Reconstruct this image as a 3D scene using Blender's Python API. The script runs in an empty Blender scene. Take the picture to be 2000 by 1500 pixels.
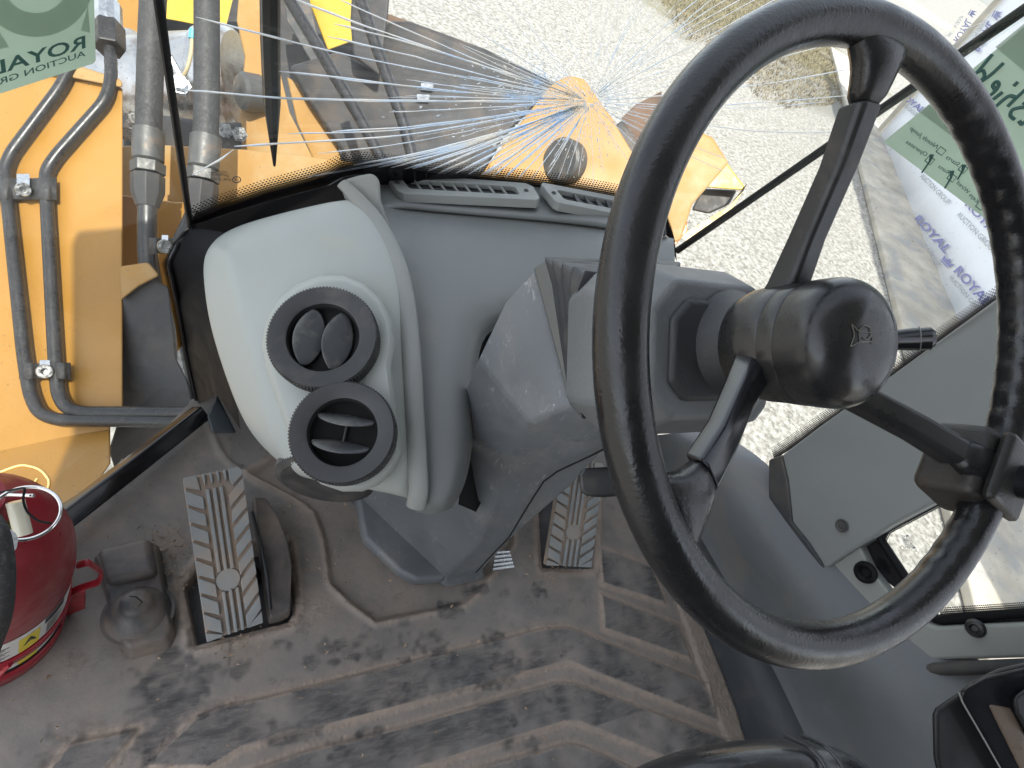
import bpy, bmesh, math, random
import numpy as np
from mathutils import Vector, Matrix
random.seed(7); rng = np.random.default_rng(5)
SC = bpy.context.scene
COL = SC.collection
# ------------------------------------------------------------ camera frame
FPX = 1100.0
U3 = Vector((550, -900, -FPX)).normalized()              # world up, seen in camera axes (x right, y down, z ahead)
B3 = (Vector((0, 1, 0)) - U3 * U3.y).normalized(); F3 = -B3
R3 = F3.cross(U3)
CAM = Vector((0, 0, 1.0))
def ray(x, y):
    d = Vector(((x - 1000) / FPX, (y - 750) / FPX, 1.0))
    return Vector((d.dot(R3), d.dot(F3), d.dot(U3)))
def P(x, y, t): return CAM + ray(x, y) * t
def PZ(x, y, z=0.0): d = ray(x, y); return CAM + d * ((z - 1.0) / d.z)
def PY(x, y, Y): d = ray(x, y); return CAM + d * (Y / d.y)
def PX(x, y, X): d = ray(x, y); return CAM + d * (X / d.x)
def plane3(a, b, c): return (a.copy(), (b - a).cross(c - a).normalized())
def PP(x, y, pl): d = ray(x, y); return CAM + d * ((pl[0] - CAM).dot(pl[1]) / d.dot(pl[1]))
camd = bpy.data.cameras.new('camera'); cam = bpy.data.objects.new('camera', camd); COL.objects.link(cam)
rt = Vector((R3.x, F3.x, U3.x)); dn = Vector((R3.y, F3.y, U3.y)); fw = Vector((R3.z, F3.z, U3.z))
M = Matrix((( rt.x, -dn.x, -fw.x), (rt.y, -dn.y, -fw.y), (rt.z, -dn.z, -fw.z))).to_4x4(); M.translation = CAM
cam.matrix_world = M
camd.sensor_width = 36; camd.lens = FPX / 2000 * 36; camd.clip_start = 0.01; camd.clip_end = 500
SC.camera = cam
SC.render.resolution_x = 1024; SC.render.resolution_y = 768
# ------------------------------------------------------------ world, sun, exposure
sun_el, sun_dir = math.radians(63), Vector((-0.30, -0.95))
W = bpy.data.worlds.new('World'); SC.world = W; W.use_nodes = True
wn = W.node_tree; bg = wn.nodes['Background']; sky = wn.nodes.new('ShaderNodeTexSky')
sky.sky_type = 'NISHITA'; sky.sun_disc = False; sky.sun_elevation = sun_el
az = math.atan2(sun_dir.x, sun_dir.y); sky.sun_rotation = az; sky.dust_density = 1.5; sky.altitude = 200
hs_ = wn.nodes.new('ShaderNodeHueSaturation'); hs_.inputs['Saturation'].default_value = .36
wn.links.new(sky.outputs[0], hs_.inputs['Color']); wn.links.new(hs_.outputs[0], bg.inputs[0]); bg.inputs[1].default_value = 0.15
sd = bpy.data.lights.new('sun', 'SUN'); sd.energy = 2.3; sd.angle = math.radians(0.5); sd.color = (1, .95, .87)
so = bpy.data.objects.new('sun', sd); COL.objects.link(so)
s2 = sun_dir.normalized() * math.cos(sun_el); sv = Vector((s2.x, s2.y, math.sin(sun_el)))
so.rotation_euler = sv.to_track_quat('Z', 'Y').to_euler(); so.location = (0, 0, 6)
SC.view_settings.view_transform = 'Standard'; SC.view_settings.look = 'None'
SC.view_settings.exposure = 1.62; SC.view_settings.gamma = 1
# ------------------------------------------------------------ materials
MATS = {}
def mat(name, col, rough=.5, metal=0, var=.12, vscale=6, bump=0., bscale=400, dust=None, dscale=4, dlo=.5, dhi=.7,
        scratch=0, coat=0, spec=.5, rvar=.12):
    if name in MATS: return MATS[name]
    m = bpy.data.materials.new(name); m.use_nodes = True; nt = m.node_tree; N = nt.nodes; L = nt.links
    b = N['Principled BSDF']; b.inputs['Roughness'].default_value = rough; b.inputs['Metallic'].default_value = metal
    b.inputs['Specular IOR Level'].default_value = spec
    if coat: b.inputs['Coat Weight'].default_value = coat; b.inputs['Coat Roughness'].default_value = .15
    tc = N.new('ShaderNodeTexCoord')
    def noise(s, det=5, dist=0, r=.55):
        n = N.new('ShaderNodeTexNoise'); n.inputs['Scale'].default_value = s; n.inputs['Detail'].default_value = det
        n.inputs['Distortion'].default_value = dist; n.inputs['Roughness'].default_value = r
        L.new(tc.outputs['Object'], n.inputs['Vector']); return n
    def ramp(src, lo, hi):
        r = N.new('ShaderNodeMapRange'); r.inputs[1].default_value = lo; r.inputs[2].default_value = hi
        L.new(src, r.inputs[0]); return r.outputs[0]
    def mix(f, a, c):
        x = N.new('ShaderNodeMix'); x.data_type = 'RGBA'
        if isinstance(f, float): x.inputs[0].default_value = f
        else: L.new(f, x.inputs[0])
        for i, v in ((6, a), (7, c)):
            if isinstance(v, (tuple, list)): x.inputs[i].default_value = (*v[:3], 1)
            else: L.new(v, x.inputs[i])
        return x.outputs[2]
    n1 = noise(vscale)
    c = mix(ramp(n1.outputs[0], .3, .7), tuple(k * (1 - var) for k in col), tuple(min(1, k * (1 + var)) for k in col))
    if dust:
        n2 = noise(dscale, 8, .4, .65); c = mix(ramp(n2.outputs[0], dlo, dhi), c, dust)
    if scratch:
        mp = N.new('ShaderNodeMapping'); mp.inputs['Scale'].default_value = (60, 14, 9); mp.inputs['Rotation'].default_value = (.4, .7, .3)
        L.new(tc.outputs['Object'], mp.inputs[0]); n3 = N.new('ShaderNodeTexNoise'); n3.inputs['Scale'].default_value = 3.0
        n3.inputs['Detail'].default_value = 9; n3.inputs['Roughness'].default_value = .75; n3.inputs['Distortion'].default_value = 1.5
        L.new(mp.outputs[0], n3.inputs['Vector']); n4 = noise(9, 2)
        mu = N.new('ShaderNodeMath'); mu.operation = 'MULTIPLY'
        L.new(ramp(n3.outputs[0], .575, .65), mu.inputs[0]); L.new(ramp(n4.outputs[0], .44, .58), mu.inputs[1])
        m2 = N.new('ShaderNodeMath'); m2.operation = 'MULTIPLY'; L.new(mu.outputs[0], m2.inputs[0]); m2.inputs[1].default_value = scratch
        c = mix(m2.outputs[0], c, (.42, .44, .46))
    L.new(c, b.inputs['Base Color'])
    if rvar:
        n5 = noise(vscale * 4, 4); r = N.new('ShaderNodeMapRange'); L.new(n5.outputs[0], r.inputs[0])
        r.inputs[1].default_value = .3; r.inputs[2].default_value = .7
        r.inputs[3].default_value = max(.03, rough - rvar); r.inputs[4].default_value = min(1, rough + rvar)
        L.new(r.outputs[0], b.inputs['Roughness'])
    if bump:
        n6 = noise(bscale, 2); bp = N.new('ShaderNodeBump'); bp.inputs['Strength'].default_value = bump
        bp.inputs['Distance'].default_value = .0006; L.new(n6.outputs[0], bp.inputs['Height']); L.new(bp.outputs[0], b.inputs['Normal'])
    MATS[name] = m; return m
dustc = (.30, .23, .17)
m_light = mat('light_grey_plastic', (.345, .36, .335), .42, var=.05, vscale=4, bump=.15, bscale=900, dust=(.40, .38, .30), dscale=7, dlo=.6, dhi=.85)
m_grey = mat('mid_grey_plastic', (.165, .172, .168), .48, var=.06, vscale=5, bump=.25, bscale=900, dust=(.26, .24, .2), dscale=6, dlo=.6, dhi=.9)
m_trim = mat('trim_grey_plastic', (.235, .24, .225), .5, var=.06, bump=.35, bscale=700, dust=(.3, .27, .22), dlo=.6, dhi=.85)
m_col = mat('scuffed_grey_plastic', (.125, .132, .138), .5, var=.18, vscale=7, bump=.5, bscale=600, dust=(.24, .22, .19), dscale=9, dlo=.5, dhi=.9, scratch=.65)
m_pod = mat('pod_grey_plastic', (.135, .14, .142), .5, var=.1, bump=.8, bscale=420, dust=(.2, .19, .17), dlo=.5, dhi=.9)
m_podd = mat('dark_panel_plastic', (.03, .031, .033), .55, var=.3, bump=.8, bscale=420)
m_black = mat('black_plastic', (.018, .018, .019), .38, var=.2, bump=.15, bscale=500, dust=(.10, .085, .07), dscale=12, dlo=.55, dhi=.9)
m_rim = mat('black_rim_leather', (.012, .012, .013), .29, var=.2, vscale=10, bump=.35, bscale=420, dust=(.05, .042, .034), dscale=7, dlo=.6, dhi=1.0)
m_gloss = mat('gloss_black', (.012, .012, .014), .16, var=.1, rvar=.05)
m_hub = mat('hub_black', (.016, .016, .017), .27, var=.3, vscale=14, dust=(.06, .055, .045), dscale=9, dlo=.5, dhi=.9)
m_vent = mat('vent_black_plastic', (.029, .029, .030), .48, var=.2, vscale=12, dust=(.13, .115, .095), dscale=14, dlo=.5, dhi=.85)
m_blade = mat('vent_blade_plastic', (.05, .052, .055), .3, var=.2, dust=(.2, .19, .16), dscale=20, dlo=.5, dhi=.85)
m_void = mat('shade_and_seam_black', (.004, .004, .004), .9, var=0, rvar=0)  # near-black colour for the shade in cavities and gaps, also for seams
m_rubber = mat('black_rubber', (.007, .007, .008), .6, var=.2, bump=.2, spec=.2)
m_boot = mat('bellows_rubber', (.035, .036, .039), .42, var=.2, bump=.2, dust=(.1, .09, .08), dscale=10)
m_pedal = mat('grey_pedal_rubber', (.24, .25, .245), .6, var=.12, vscale=20, bump=.4, dust=(.32, .25, .19), dscale=18, dlo=.5, dhi=.75)
m_pedald = mat('dusty_pedal_base', (.21, .19, .17), .75, var=.2, dust=(.36, .27, .20), dscale=12, dlo=.35, dhi=.6)
m_house = mat('scuffed_pedal_housing', (.05, .05, .052), .55, var=.3, vscale=12, bump=.3, dust=(.22, .17, .13), dscale=9, dlo=.4, dhi=.75)
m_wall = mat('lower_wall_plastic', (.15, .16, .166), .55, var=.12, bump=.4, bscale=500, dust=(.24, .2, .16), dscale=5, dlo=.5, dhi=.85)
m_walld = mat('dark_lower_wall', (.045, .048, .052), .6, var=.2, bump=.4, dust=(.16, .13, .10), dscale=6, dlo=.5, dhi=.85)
m_pillar = mat('pillar_grey_plastic', (.25, .262, .255), .5, var=.04, bump=.3, bscale=600)
m_beige = mat('pale_wall_plastic', (.30, .31, .29), .55, var=.08, bump=.3)
m_red = mat('extinguisher_red', (.22, .008, .015), .38, var=.15, vscale=12, dust=(.34, .13, .10), dscale=16, dlo=.55, dhi=.9, bump=.1, coat=.3)
m_redband = mat('red_bracket', (.27, .012, .022), .4, var=.2, vscale=14, dust=(.36, .16, .13), dscale=18, dlo=.55, dhi=.9)
m_steel = mat('zinc_steel', (.55, .56, .56), .3, 1, var=.15, vscale=30)
m_chrome = mat('chrome', (.75, .75, .74), .12, 1, var=.05, rvar=.05)
m_white = mat('white_label', (.62, .6, .57), .5, var=.08, dust=(.35, .25, .2), dscale=20, dlo=.55, dhi=.8)
m_yel = mat('label_yellow', (.70, .55, .03), .45, var=.1)
m_ink = mat('print_black', (.02, .02, .025), .6, var=0)
m_seat = mat('black_seat_vinyl', (.03, .03, .031), .33, var=.2, bump=1., bscale=160, coat=.4)
m_paint = mat('loader_yellow_paint', (.31, .155, .026), .42, var=.1, vscale=2.5, dust=(.38, .21, .06), dscale=3, dlo=.5, dhi=.85, bump=.1, bscale=60)
m_tan = mat('dusty_yellow_paint', (.33, .18, .048), .6, var=.12, vscale=4, dust=(.36, .26, .13), dscale=5, dlo=.45, dhi=.75)
m_bright = mat('fresh_yellow_paint', (.46, .30, .035), .4, var=.06)
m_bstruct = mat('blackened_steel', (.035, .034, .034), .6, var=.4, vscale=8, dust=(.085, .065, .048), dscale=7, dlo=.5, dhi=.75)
m_hose = mat('dusty_hydraulic_hose', (.028, .028, .029), .62, var=.3, vscale=30, bump=.6, bscale=250, dust=(.085, .08, .07), dscale=240, dlo=.5, dhi=.7)
m_pipe = mat('black_pipe_paint', (.018, .018, .019), .36, var=.3, vscale=15, dust=(.07, .065, .058), dscale=220, dlo=.5, dhi=.75)
m_collar = mat('crimped_grey_collar', (.09, .09, .086), .5, .4, var=.2, vscale=20, dust=(.17, .13, .10), dscale=20)
m_conc = mat('weathered_grey_boards', (.42, .38, .31), .85, var=.25, vscale=3, dust=(.26, .27, .27), dscale=2)
m_orange = mat('orange_lens', (.9, .16, .02), .25, var=.05)
m_sticker = mat('sage_sticker', (.62, .70, .61), .6, var=.05, vscale=10)
m_stickerd = mat('sage_sticker_dark', (.50, .57, .50), .6, var=.05, vscale=10)
m_sink = mat('sticker_teal_ink', (.055, .14, .12), .6, var=.05)
m_banner = mat('white_banner_vinyl', (.78, .80, .84), .5, var=.03, vscale=1.2)
m_bink = mat('banner_violet_ink', (.17, .18, .38), .6, var=.1)
m_bink2 = mat('banner_grey_ink', (.30, .33, .35), .6, var=.1)
m_blueclip = mat('blue_cap', (.1, .5, .65), .4)
def translucent(m, k):
    nt = m.node_tree; N = nt.nodes; L = nt.links; b = N['Principled BSDF']; out = N['Material Output']
    t = N.new('ShaderNodeBsdfTranslucent'); L.new(b.inputs['Base Color'].links[0].from_socket, t.inputs[0]); x = N.new('ShaderNodeMixShader'); x.inputs[0].default_value = k
    L.new(b.outputs[0], x.inputs[1]); L.new(t.outputs[0], x.inputs[2]); L.new(x.outputs[0], out.inputs[0])
translucent(m_sticker, .78); translucent(m_stickerd, .75); translucent(m_sink, .2)
m_chalk = mat('pale_chalk_mark', (.85, .62, .25), .8, var=.1)
def glass_mat(name, tint=(.93, .96, .95), dirt=.06, dirtcol=(.55, .5, .42)):
    m = bpy.data.materials.new(name); m.use_nodes = True; nt = m.node_tree; N = nt.nodes; L = nt.links
    N.remove(N['Principled BSDF']); out = N['Material Output']
    tr = N.new('ShaderNodeBsdfTransparent'); tr.inputs[0].default_value = (*tint, 1)
    gl = N.new('ShaderNodeBsdfGlossy'); gl.inputs['Roughness'].default_value = .02
    lw_ = N.new('ShaderNodeLayerWeight'); lw_.inputs[0].default_value = .5
    pw5 = N.new('ShaderNodeMath'); pw5.operation = 'POWER'; L.new(lw_.outputs['Facing'], pw5.inputs[0]); pw5.inputs[1].default_value = 5
    fr = N.new('ShaderNodeMath'); fr.operation = 'MULTIPLY_ADD'; L.new(pw5.outputs[0], fr.inputs[0]); fr.inputs[1].default_value = .9; fr.inputs[2].default_value = .055
    mx = N.new('ShaderNodeMixShader'); L.new(fr.outputs[0], mx.inputs[0]); L.new(tr.outputs[0], mx.inputs[1]); L.new(gl.outputs[0], mx.inputs[2])
    df = N.new('ShaderNodeBsdfDiffuse'); df.inputs[0].default_value = (*dirtcol, 1)
    tc = N.new('ShaderNodeTexCoord'); n1 = N.new('ShaderNodeTexNoise'); n1.inputs['Scale'].default_value = 260; n1.inputs['Detail'].default_value = 2
    n2 = N.new('ShaderNodeTexNoise'); n2.inputs['Scale'].default_value = 5; n2.inputs['Detail'].default_value = 4
    L.new(tc.outputs['Object'], n1.inputs['Vector']); L.new(tc.outputs['Object'], n2.inputs['Vector'])
    r1 = N.new('ShaderNodeMapRange'); L.new(n1.outputs[0], r1.inputs[0]); r1.inputs[1].default_value = .66; r1.inputs[2].default_value = .74; r1.inputs[4].default_value = .5
    r2 = N.new('ShaderNodeMapRange'); L.new(n2.outputs[0], r2.inputs[0]); r2.inputs[1].default_value = .35; r2.inputs[2].default_value = .75; r2.inputs[3].default_value = .15
    mu = N.new('ShaderNodeMath'); mu.operation = 'MULTIPLY'; L.new(r1.outputs[0], mu.inputs[0]); L.new(r2.outputs[0], mu.inputs[1])
    m3 = N.new('ShaderNodeMath'); m3.operation = 'MULTIPLY_ADD'; L.new(r2.outputs[0], m3.inputs[0]); m3.inputs[1].default_value = dirt; L.new(mu.outputs[0], m3.inputs[2])
    m2 = N.new('ShaderNodeMixShader'); L.new(m3.outputs[0], m2.inputs[0]); L.new(mx.outputs[0], m2.inputs[1]); L.new(df.outputs[0], m2.inputs[2])
    L.new(m2.outputs[0], out.inputs[0]); return m
m_glass = glass_mat('windshield_glass', dirt=.05)
m_glassl = glass_mat('dusty_corner_glass', dirt=.15)
def frit_mat():                                           # printed dots that fade out away from the edge: v runs 0 (edge) to 1
    m = bpy.data.materials.new('frit_print'); m.use_nodes = True; nt = m.node_tree; N = nt.nodes; L = nt.links
    b = N['Principled BSDF']; b.inputs['Base Color'].default_value = (.006, .006, .007, 1); b.inputs['Roughness'].default_value = .35
    uv = N.new('ShaderNodeUVMap'); uv.uv_map = 'uv'; sp = N.new('ShaderNodeSeparateXYZ'); L.new(uv.outputs[0], sp.inputs[0])
    def math_(op, a, c=None, d=None):
        x = N.new('ShaderNodeMath'); x.operation = op
        for i, v in enumerate((a, c, d)):
            if v is None: continue
            if isinstance(v, (int, float)): x.inputs[i].default_value = v
            else: L.new(v, x.inputs[i])
        return x.outputs[0]
    pu = math_('MULTIPLY', sp.outputs[0], 1.0); pv = sp.outputs[1]       # u in dot pitches, v in dot pitches
    row = math_('FLOOR', pv); sh = math_('MULTIPLY', math_('MODULO', row, 2), .5)
    fu = math_('SUBTRACT', math_('FRACT', math_('ADD', pu, sh)), .5); fv = math_('SUBTRACT', math_('FRACT', pv), .5)
    d = math_('SQRT', math_('ADD', math_('MULTIPLY', fu, fu), math_('MULTIPLY', fv, fv)))
    rad = math_('SUBTRACT', .66, math_('MULTIPLY', row, .065))
    inside = math_('LESS_THAN', d, rad)
    tr = N.new('ShaderNodeBsdfTransparent'); mx = N.new('ShaderNodeMixShader')
    L.new(inside, mx.inputs[0]); L.new(tr.outputs[0], mx.inputs[1]); L.new(b.outputs[0], mx.inputs[2]); L.new(mx.outputs[0], N['Material Output'].inputs[0])
    return m
m_frit = frit_mat()
def crack_mat():
    m = bpy.data.materials.new('crack_glint'); m.use_nodes = True; nt = m.node_tree; N = nt.nodes; L = nt.links
    b = N['Principled BSDF']; b.inputs['Roughness'].default_value = .25; b.inputs['Specular IOR Level'].default_value = .9
    tc = N.new('ShaderNodeTexCoord'); n = N.new('ShaderNodeTexNoise'); n.inputs['Scale'].default_value = 22; n.inputs['Detail'].default_value = 4
    L.new(tc.outputs['Object'], n.inputs['Vector']); cr = N.new('ShaderNodeValToRGB'); L.new(n.outputs[0], cr.inputs[0])
    cr.color_ramp.elements[0].position = .42; cr.color_ramp.elements[0].color = (.86, .93, 1, 1)  # sky glint on the cracks put into the colour
    cr.color_ramp.elements[1].position = .62; cr.color_ramp.elements[1].color = (1, .97, .92, 1)
    L.new(cr.outputs[0], b.inputs['Base Color']); b.inputs['Transmission Weight'].default_value = 0
    tl = N.new('ShaderNodeBsdfTranslucent'); L.new(cr.outputs[0], tl.inputs[0]); mx = N.new('ShaderNodeMixShader'); mx.inputs[0].default_value = .8
    L.new(b.outputs[0], mx.inputs[1]); L.new(tl.outputs[0], mx.inputs[2]); L.new(mx.outputs[0], N['Material Output'].inputs[0]); return m
m_crack = crack_mat()
# ------------------------------------------------------------ objects
ORG = {}
def thing(name, label, cat, loc, group=None):
    o = bpy.data.objects.new(name, None); COL.objects.link(o); o.location = loc; o.empty_display_size = .05
    o['label'] = label; o['category'] = cat
    if group: o['group'] = group
    ORG[o] = Vector(loc); return o
def org(o):
    while o is not None:
        if o in ORG: return ORG[o]
        o = o.parent
    return Vector((0, 0, 0))
def obj(name, verts, faces, m, parent=None, smooth=0, bevel=0, seg=2, sub=0, solid=0, mw=None, uv=None, label=None, kind=None, matidx=None, mats=None, crease=None):
    """verts are world points (or local ones when mw, a world matrix, is given)"""
    me = bpy.data.meshes.new(name); off = org(parent) if parent else Vector((0, 0, 0))
    if mw is None: verts = [Vector(v) - off for v in verts]
    me.from_pydata([tuple(v) for v in verts], [], faces)
    for k in (mats or [m]): me.materials.append(k)
    if matidx: me.polygons.foreach_set('material_index', matidx)
    bm = bmesh.new(); bm.from_mesh(me)
    if crease:
        cl = bm.edges.layers.float.new('crease_edge'); bm.verts.ensure_lookup_table()
        for a_, b_, c_ in crease:
            e_ = bm.edges.get((bm.verts[a_], bm.verts[b_]))
            if e_: e_[cl] = c_
    if uv is None: bmesh.ops.recalc_face_normals(bm, faces=bm.faces)
    if smooth:
        for f in bm.faces: f.smooth = True
        for e in bm.edges:
            if len(e.link_faces) == 2 and e.calc_face_angle(0) > math.radians(smooth): e.smooth = False
    bm.to_mesh(me); bm.free()
    if uv is not None:
        l = me.uv_layers.new(name='uv')
        for lp in me.loops: l.data[lp.index].uv = uv[lp.vertex_index]
    o = bpy.data.objects.new(name, me); COL.objects.link(o)
    if parent: o.parent = parent
    if mw is not None: o.matrix_local = Matrix.Translation(-off) @ mw
    if label: o['label'] = label
    if kind: o['kind'] = kind
    if solid:
        md = o.modifiers.new('solid', 'SOLIDIFY'); md.thickness = solid; md.offset = -1
    if sub:
        md = o.modifiers.new('sub', 'SUBSURF'); md.levels = sub; md.render_levels = sub; md.boundary_smooth = 'PRESERVE_CORNERS'
    if bevel:
        md = o.modifiers.new('bevel', 'BEVEL'); md.width = bevel; md.segments = seg; md.limit_method = 'ANGLE'; md.angle_limit = math.radians(28)
        for p in me.polygons: p.use_smooth = True
        w = o.modifiers.new('wn', 'WEIGHTED_NORMAL'); w.keep_sharp = False
    return o
def tag(o, label, cat, group=None):
    o['label'] = label; o['category'] = cat
    if group: o['group'] = group
    return o
def poly_prism(pts, ext):                                    # outline points + extrusion vector
    n = len(pts); v = [Vector(p) for p in pts] + [Vector(p) + ext for p in pts]
    f = [list(range(n)), list(range(2 * n - 1, n - 1, -1))] + [[i, (i + 1) % n, (i + 1) % n + n, i + n] for i in range(n)]
    return v, f
def grid(rows, closed=False):
    n = len(rows[0]); v = [p for r in rows for p in r]; f = []
    for i in range(len(rows) - 1):
        for j in range(n if closed else n - 1):
            k = (j + 1) % n; f.append([i * n + j, i * n + k, (i + 1) * n + k, (i + 1) * n + j])
    return v, f
def loft(rings, cap=True):
    v, f = grid(rings, True); n = len(rings[0])
    if cap: f.append(list(range(n))[::-1]); f.append([len(v) - n + i for i in range(n)])
    return v, f
def smooth_path(pts, r=.3, n=5):                              # round the corners of a polyline
    out = [pts[0]]
    for i in range(1, len(pts) - 1):
        a, b, c = pts[i - 1], pts[i], pts[i + 1]; k = min((a - b).length, (c - b).length) * r
        p = b + (a - b).normalized() * k; q = b + (c - b).normalized() * k
        for j in range(n + 1):
            t = j / n; out.append(p * (1 - t) ** 2 + b * 2 * t * (1 - t) + q * t * t)
    out.append(pts[-1]); return out
def tube(pts, r, n=12, cap=True, flat=1.0, upv=None):
    rings = []; prev = upv
    for i, p in enumerate(pts):
        d = (pts[min(i + 1, len(pts) - 1)] - pts[max(i - 1, 0)]).normalized()
        if prev is None: prev = Vector((0, 0, 1)) if abs(d.z) < .9 else Vector((1, 0, 0))
        a = (prev - d * prev.dot(d)).normalized(); b = d.cross(a); prev = a
        rr = r[i] if isinstance(r, (list, tuple)) else r
        rings.append([p + a * (math.cos(t) * rr * flat) + b * (math.sin(t) * rr) for t in [2 * math.pi * k / n for k in range(n)]])
    return loft(rings, cap)
def frame(n, xh=None):
    n = n.normalized(); xh = Vector(xh) if xh is not None else (Vector((1, 0, 0)) if abs(n.x) < .9 else Vector((0, 1, 0)))
    a = (xh - n * xh.dot(n)).normalized(); return a, n.cross(a), n
def lathe(prof, c, n, N=48, xh=None, wob=None):              # profile of (radius, height along n)
    a, b, n = frame(n, xh); rings = []
    for r, h in prof:
        rings.append([c + n * h + (a * math.cos(t) + b * math.sin(t)) * max(r, 1e-5) * (wob(k) if wob else 1)
                      for k, t in enumerate([2 * math.pi * k / N for k in range(N)])])
    return loft(rings, True)
def mfrom(c, a, b, n): return Matrix(((a.x, b.x, n.x, c.x), (a.y, b.y, n.y, c.y), (a.z, b.z, n.z, c.z), (0, 0, 0, 1)))
def box(c, ax, ay, az_):
    v = [c + ax * i + ay * j + az_ * k for k in (-1, 1) for j in (-1, 1) for i in (-1, 1)]
    return v, [[0, 1, 3, 2], [4, 6, 7, 5], [0, 4, 5, 1], [2, 3, 7, 6], [0, 2, 6, 4], [1, 5, 7, 3]]
def join(*vf):
    V, F = [], []
    for v, f in vf:
        k = len(V); V += list(v); F += [[i + k for i in g] for g in f]
    return V, F
def screw(parent, c, n, r=.006, m=None):
    v, f = lathe([(r, 0), (r, r * .4), (r * .75, r * .7), (r * .45, r * .7), (r * .4, r * .25), (0, r * .25)], c, n, 14)
    return obj('screw', v, f, m or m_steel, parent, smooth=40)
def text_on(name, s, hit, p0, p1, ptop, m, parent, lift=.0006, bold=.0, depth=.0):
    """flat lettering: s runs from pixel p0 to p1 along its baseline, ptop is the top of the first letter; hit() finds the surface"""
    cu = bpy.data.curves.new('t', 'FONT'); cu.body = s; cu.size = 1; cu.offset = bold; cu.resolution_u = 3
    t = bpy.data.objects.new('t', cu); me = bpy.data.meshes.new_from_object(t); bpy.data.objects.remove(t)
    vs = np.array([v.co[:] for v in me.vertices]); fs = [list(p.vertices) for p in me.polygons]; bpy.data.meshes.remove(me)
    x0, x1 = vs[:, 0].min(), vs[:, 0].max(); h = vs[:, 1].max() if not any(c in s for c in '') else .72
    O, E, T = hit(*p0), hit(*p1), hit(*ptop); nn = (E - O).cross(T - O).normalized()
    if nn.dot(CAM - O) < 0: nn = -nn
    V = [O + (E - O) * ((x - x0) / (x1 - x0)) + (T - O) * (y / h) + nn * lift for x, y, _ in vs]
    if ' ' in s and len(s) > 6:
        iv = sorted((min(vs[i, 0] for i in q), max(vs[i, 0] for i in q)) for q in fs); hi = iv[0][1]; best = (0, 0)
        for a, b in iv:
            if a - hi > best[0]: best = (a - hi, (a + hi) / 2)
            hi = max(hi, b)
        cut = best[1]
        for side in (0, 1):
            keepv = [i for i in range(len(vs)) if (vs[i, 0] > cut) == bool(side)]; mp = {a: b for b, a in enumerate(keepv)}
            obj(name, [V[i] for i in keepv], [[mp[i] for i in q] for q in fs if q[0] in mp], m, parent)
        return
    return obj(name, V, fs, m, parent)
# ============================================================ GROUND AND SURROUNDINGS
GZ = -1.6
def ground_mat():
    m = bpy.data.materials.new('gravel_ground'); m.use_nodes = True; nt = m.node_tree; N = nt.nodes; L = nt.links; b = N['Principled BSDF']
    b.inputs['Roughness'].default_value = .95; tc = N.new('ShaderNodeTexCoord')
    v = N.new('ShaderNodeTexVoronoi'); v.inputs['Scale'].default_value = 26; L.new(tc.outputs['Object'], v.inputs['Vector'])
    n = N.new('ShaderNodeTexNoise'); n.inputs['Scale'].default_value = 22; n.inputs['Detail'].default_value = 8; n.inputs['Roughness'].default_value = .7; L.new(tc.outputs['Object'], n.inputs['Vector'])
    cr = N.new('ShaderNodeValToRGB'); L.new(n.outputs[0], cr.inputs[0])
    e = cr.color_ramp.elements; e[0].position = .36; e[0].color = (.17, .16, .14, 1); e[1].position = .5; e[1].color = (.34, .325, .29, 1)
    k = e.new(.66); k.color = (.50, .485, .445, 1)
    mx = N.new('ShaderNodeMix'); mx.data_type = 'RGBA'; mx.blend_type = 'MULTIPLY'; mx.inputs[0].default_value = .35
    L.new(cr.outputs[0], mx.inputs[6]); bw = N.new('ShaderNodeRGBToBW'); L.new(v.outputs['Color'], bw.inputs[0]); L.new(bw.outputs[0], mx.inputs[7])
    n2 = N.new('ShaderNodeTexNoise'); n2.inputs['Scale'].default_value = 1.1; n2.inputs['Detail'].default_value = 7; n2.inputs['Roughness'].default_value = .7; L.new(tc.outputs['Object'], n2.inputs['Vector'])
    last = mx.outputs[2]
    for (qx, qy), rad_, colr in (((1420, 10), 2.6, (.15, .14, .07)), ((1360, -40), 5.0, (.16, .145, .08)), ((1570, 165), 1.5, (.20, .195, .17)), ((1480, 120), 1.2, (.22, .21, .18)), ((1800, 20), 4.0, (.40, .36, .28))):  # grass tones, plus darker patches with tree shade and dirt in the colour
        w_ = PZ(qx, qy, GZ); vd = N.new('ShaderNodeVectorMath'); vd.operation = 'DISTANCE'; L.new(tc.outputs['Object'], vd.inputs[0]); vd.inputs[1].default_value = (w_.x, w_.y, GZ)
        ma = N.new('ShaderNodeMath'); ma.operation = 'MULTIPLY_ADD'; L.new(n2.outputs[0], ma.inputs[0]); ma.inputs[1].default_value = rad_ * 1.6; L.new(vd.outputs['Value'], ma.inputs[2])
        mr = N.new('ShaderNodeMapRange'); L.new(ma.outputs[0], mr.inputs[0]); mr.inputs[1].default_value = rad_ * 1.95; mr.inputs[2].default_value = rad_ * 1.55
        mm = N.new('ShaderNodeMix'); mm.data_type = 'RGBA'; L.new(mr.outputs[0], mm.inputs[0]); L.new(last, mm.inputs[6]); mm.inputs[7].default_value = (*colr, 1); last = mm.outputs[2]
    L.new(last, b.inputs['Base Color'])
    bp = N.new('ShaderNodeBump'); bp.inputs['Strength'].default_value = .7; bp.inputs['Distance'].default_value = .015; L.new(n.outputs[0], bp.inputs['Height']); L.new(bp.outputs[0], b.inputs['Normal'])
    return m
g = obj('gravel_ground', [(-150, -150, GZ), (150, -150, GZ), (150, 250, GZ), (-150, 250, GZ)], [[0, 1, 2, 3]], ground_mat()); g['kind'] = 'structure'
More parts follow.
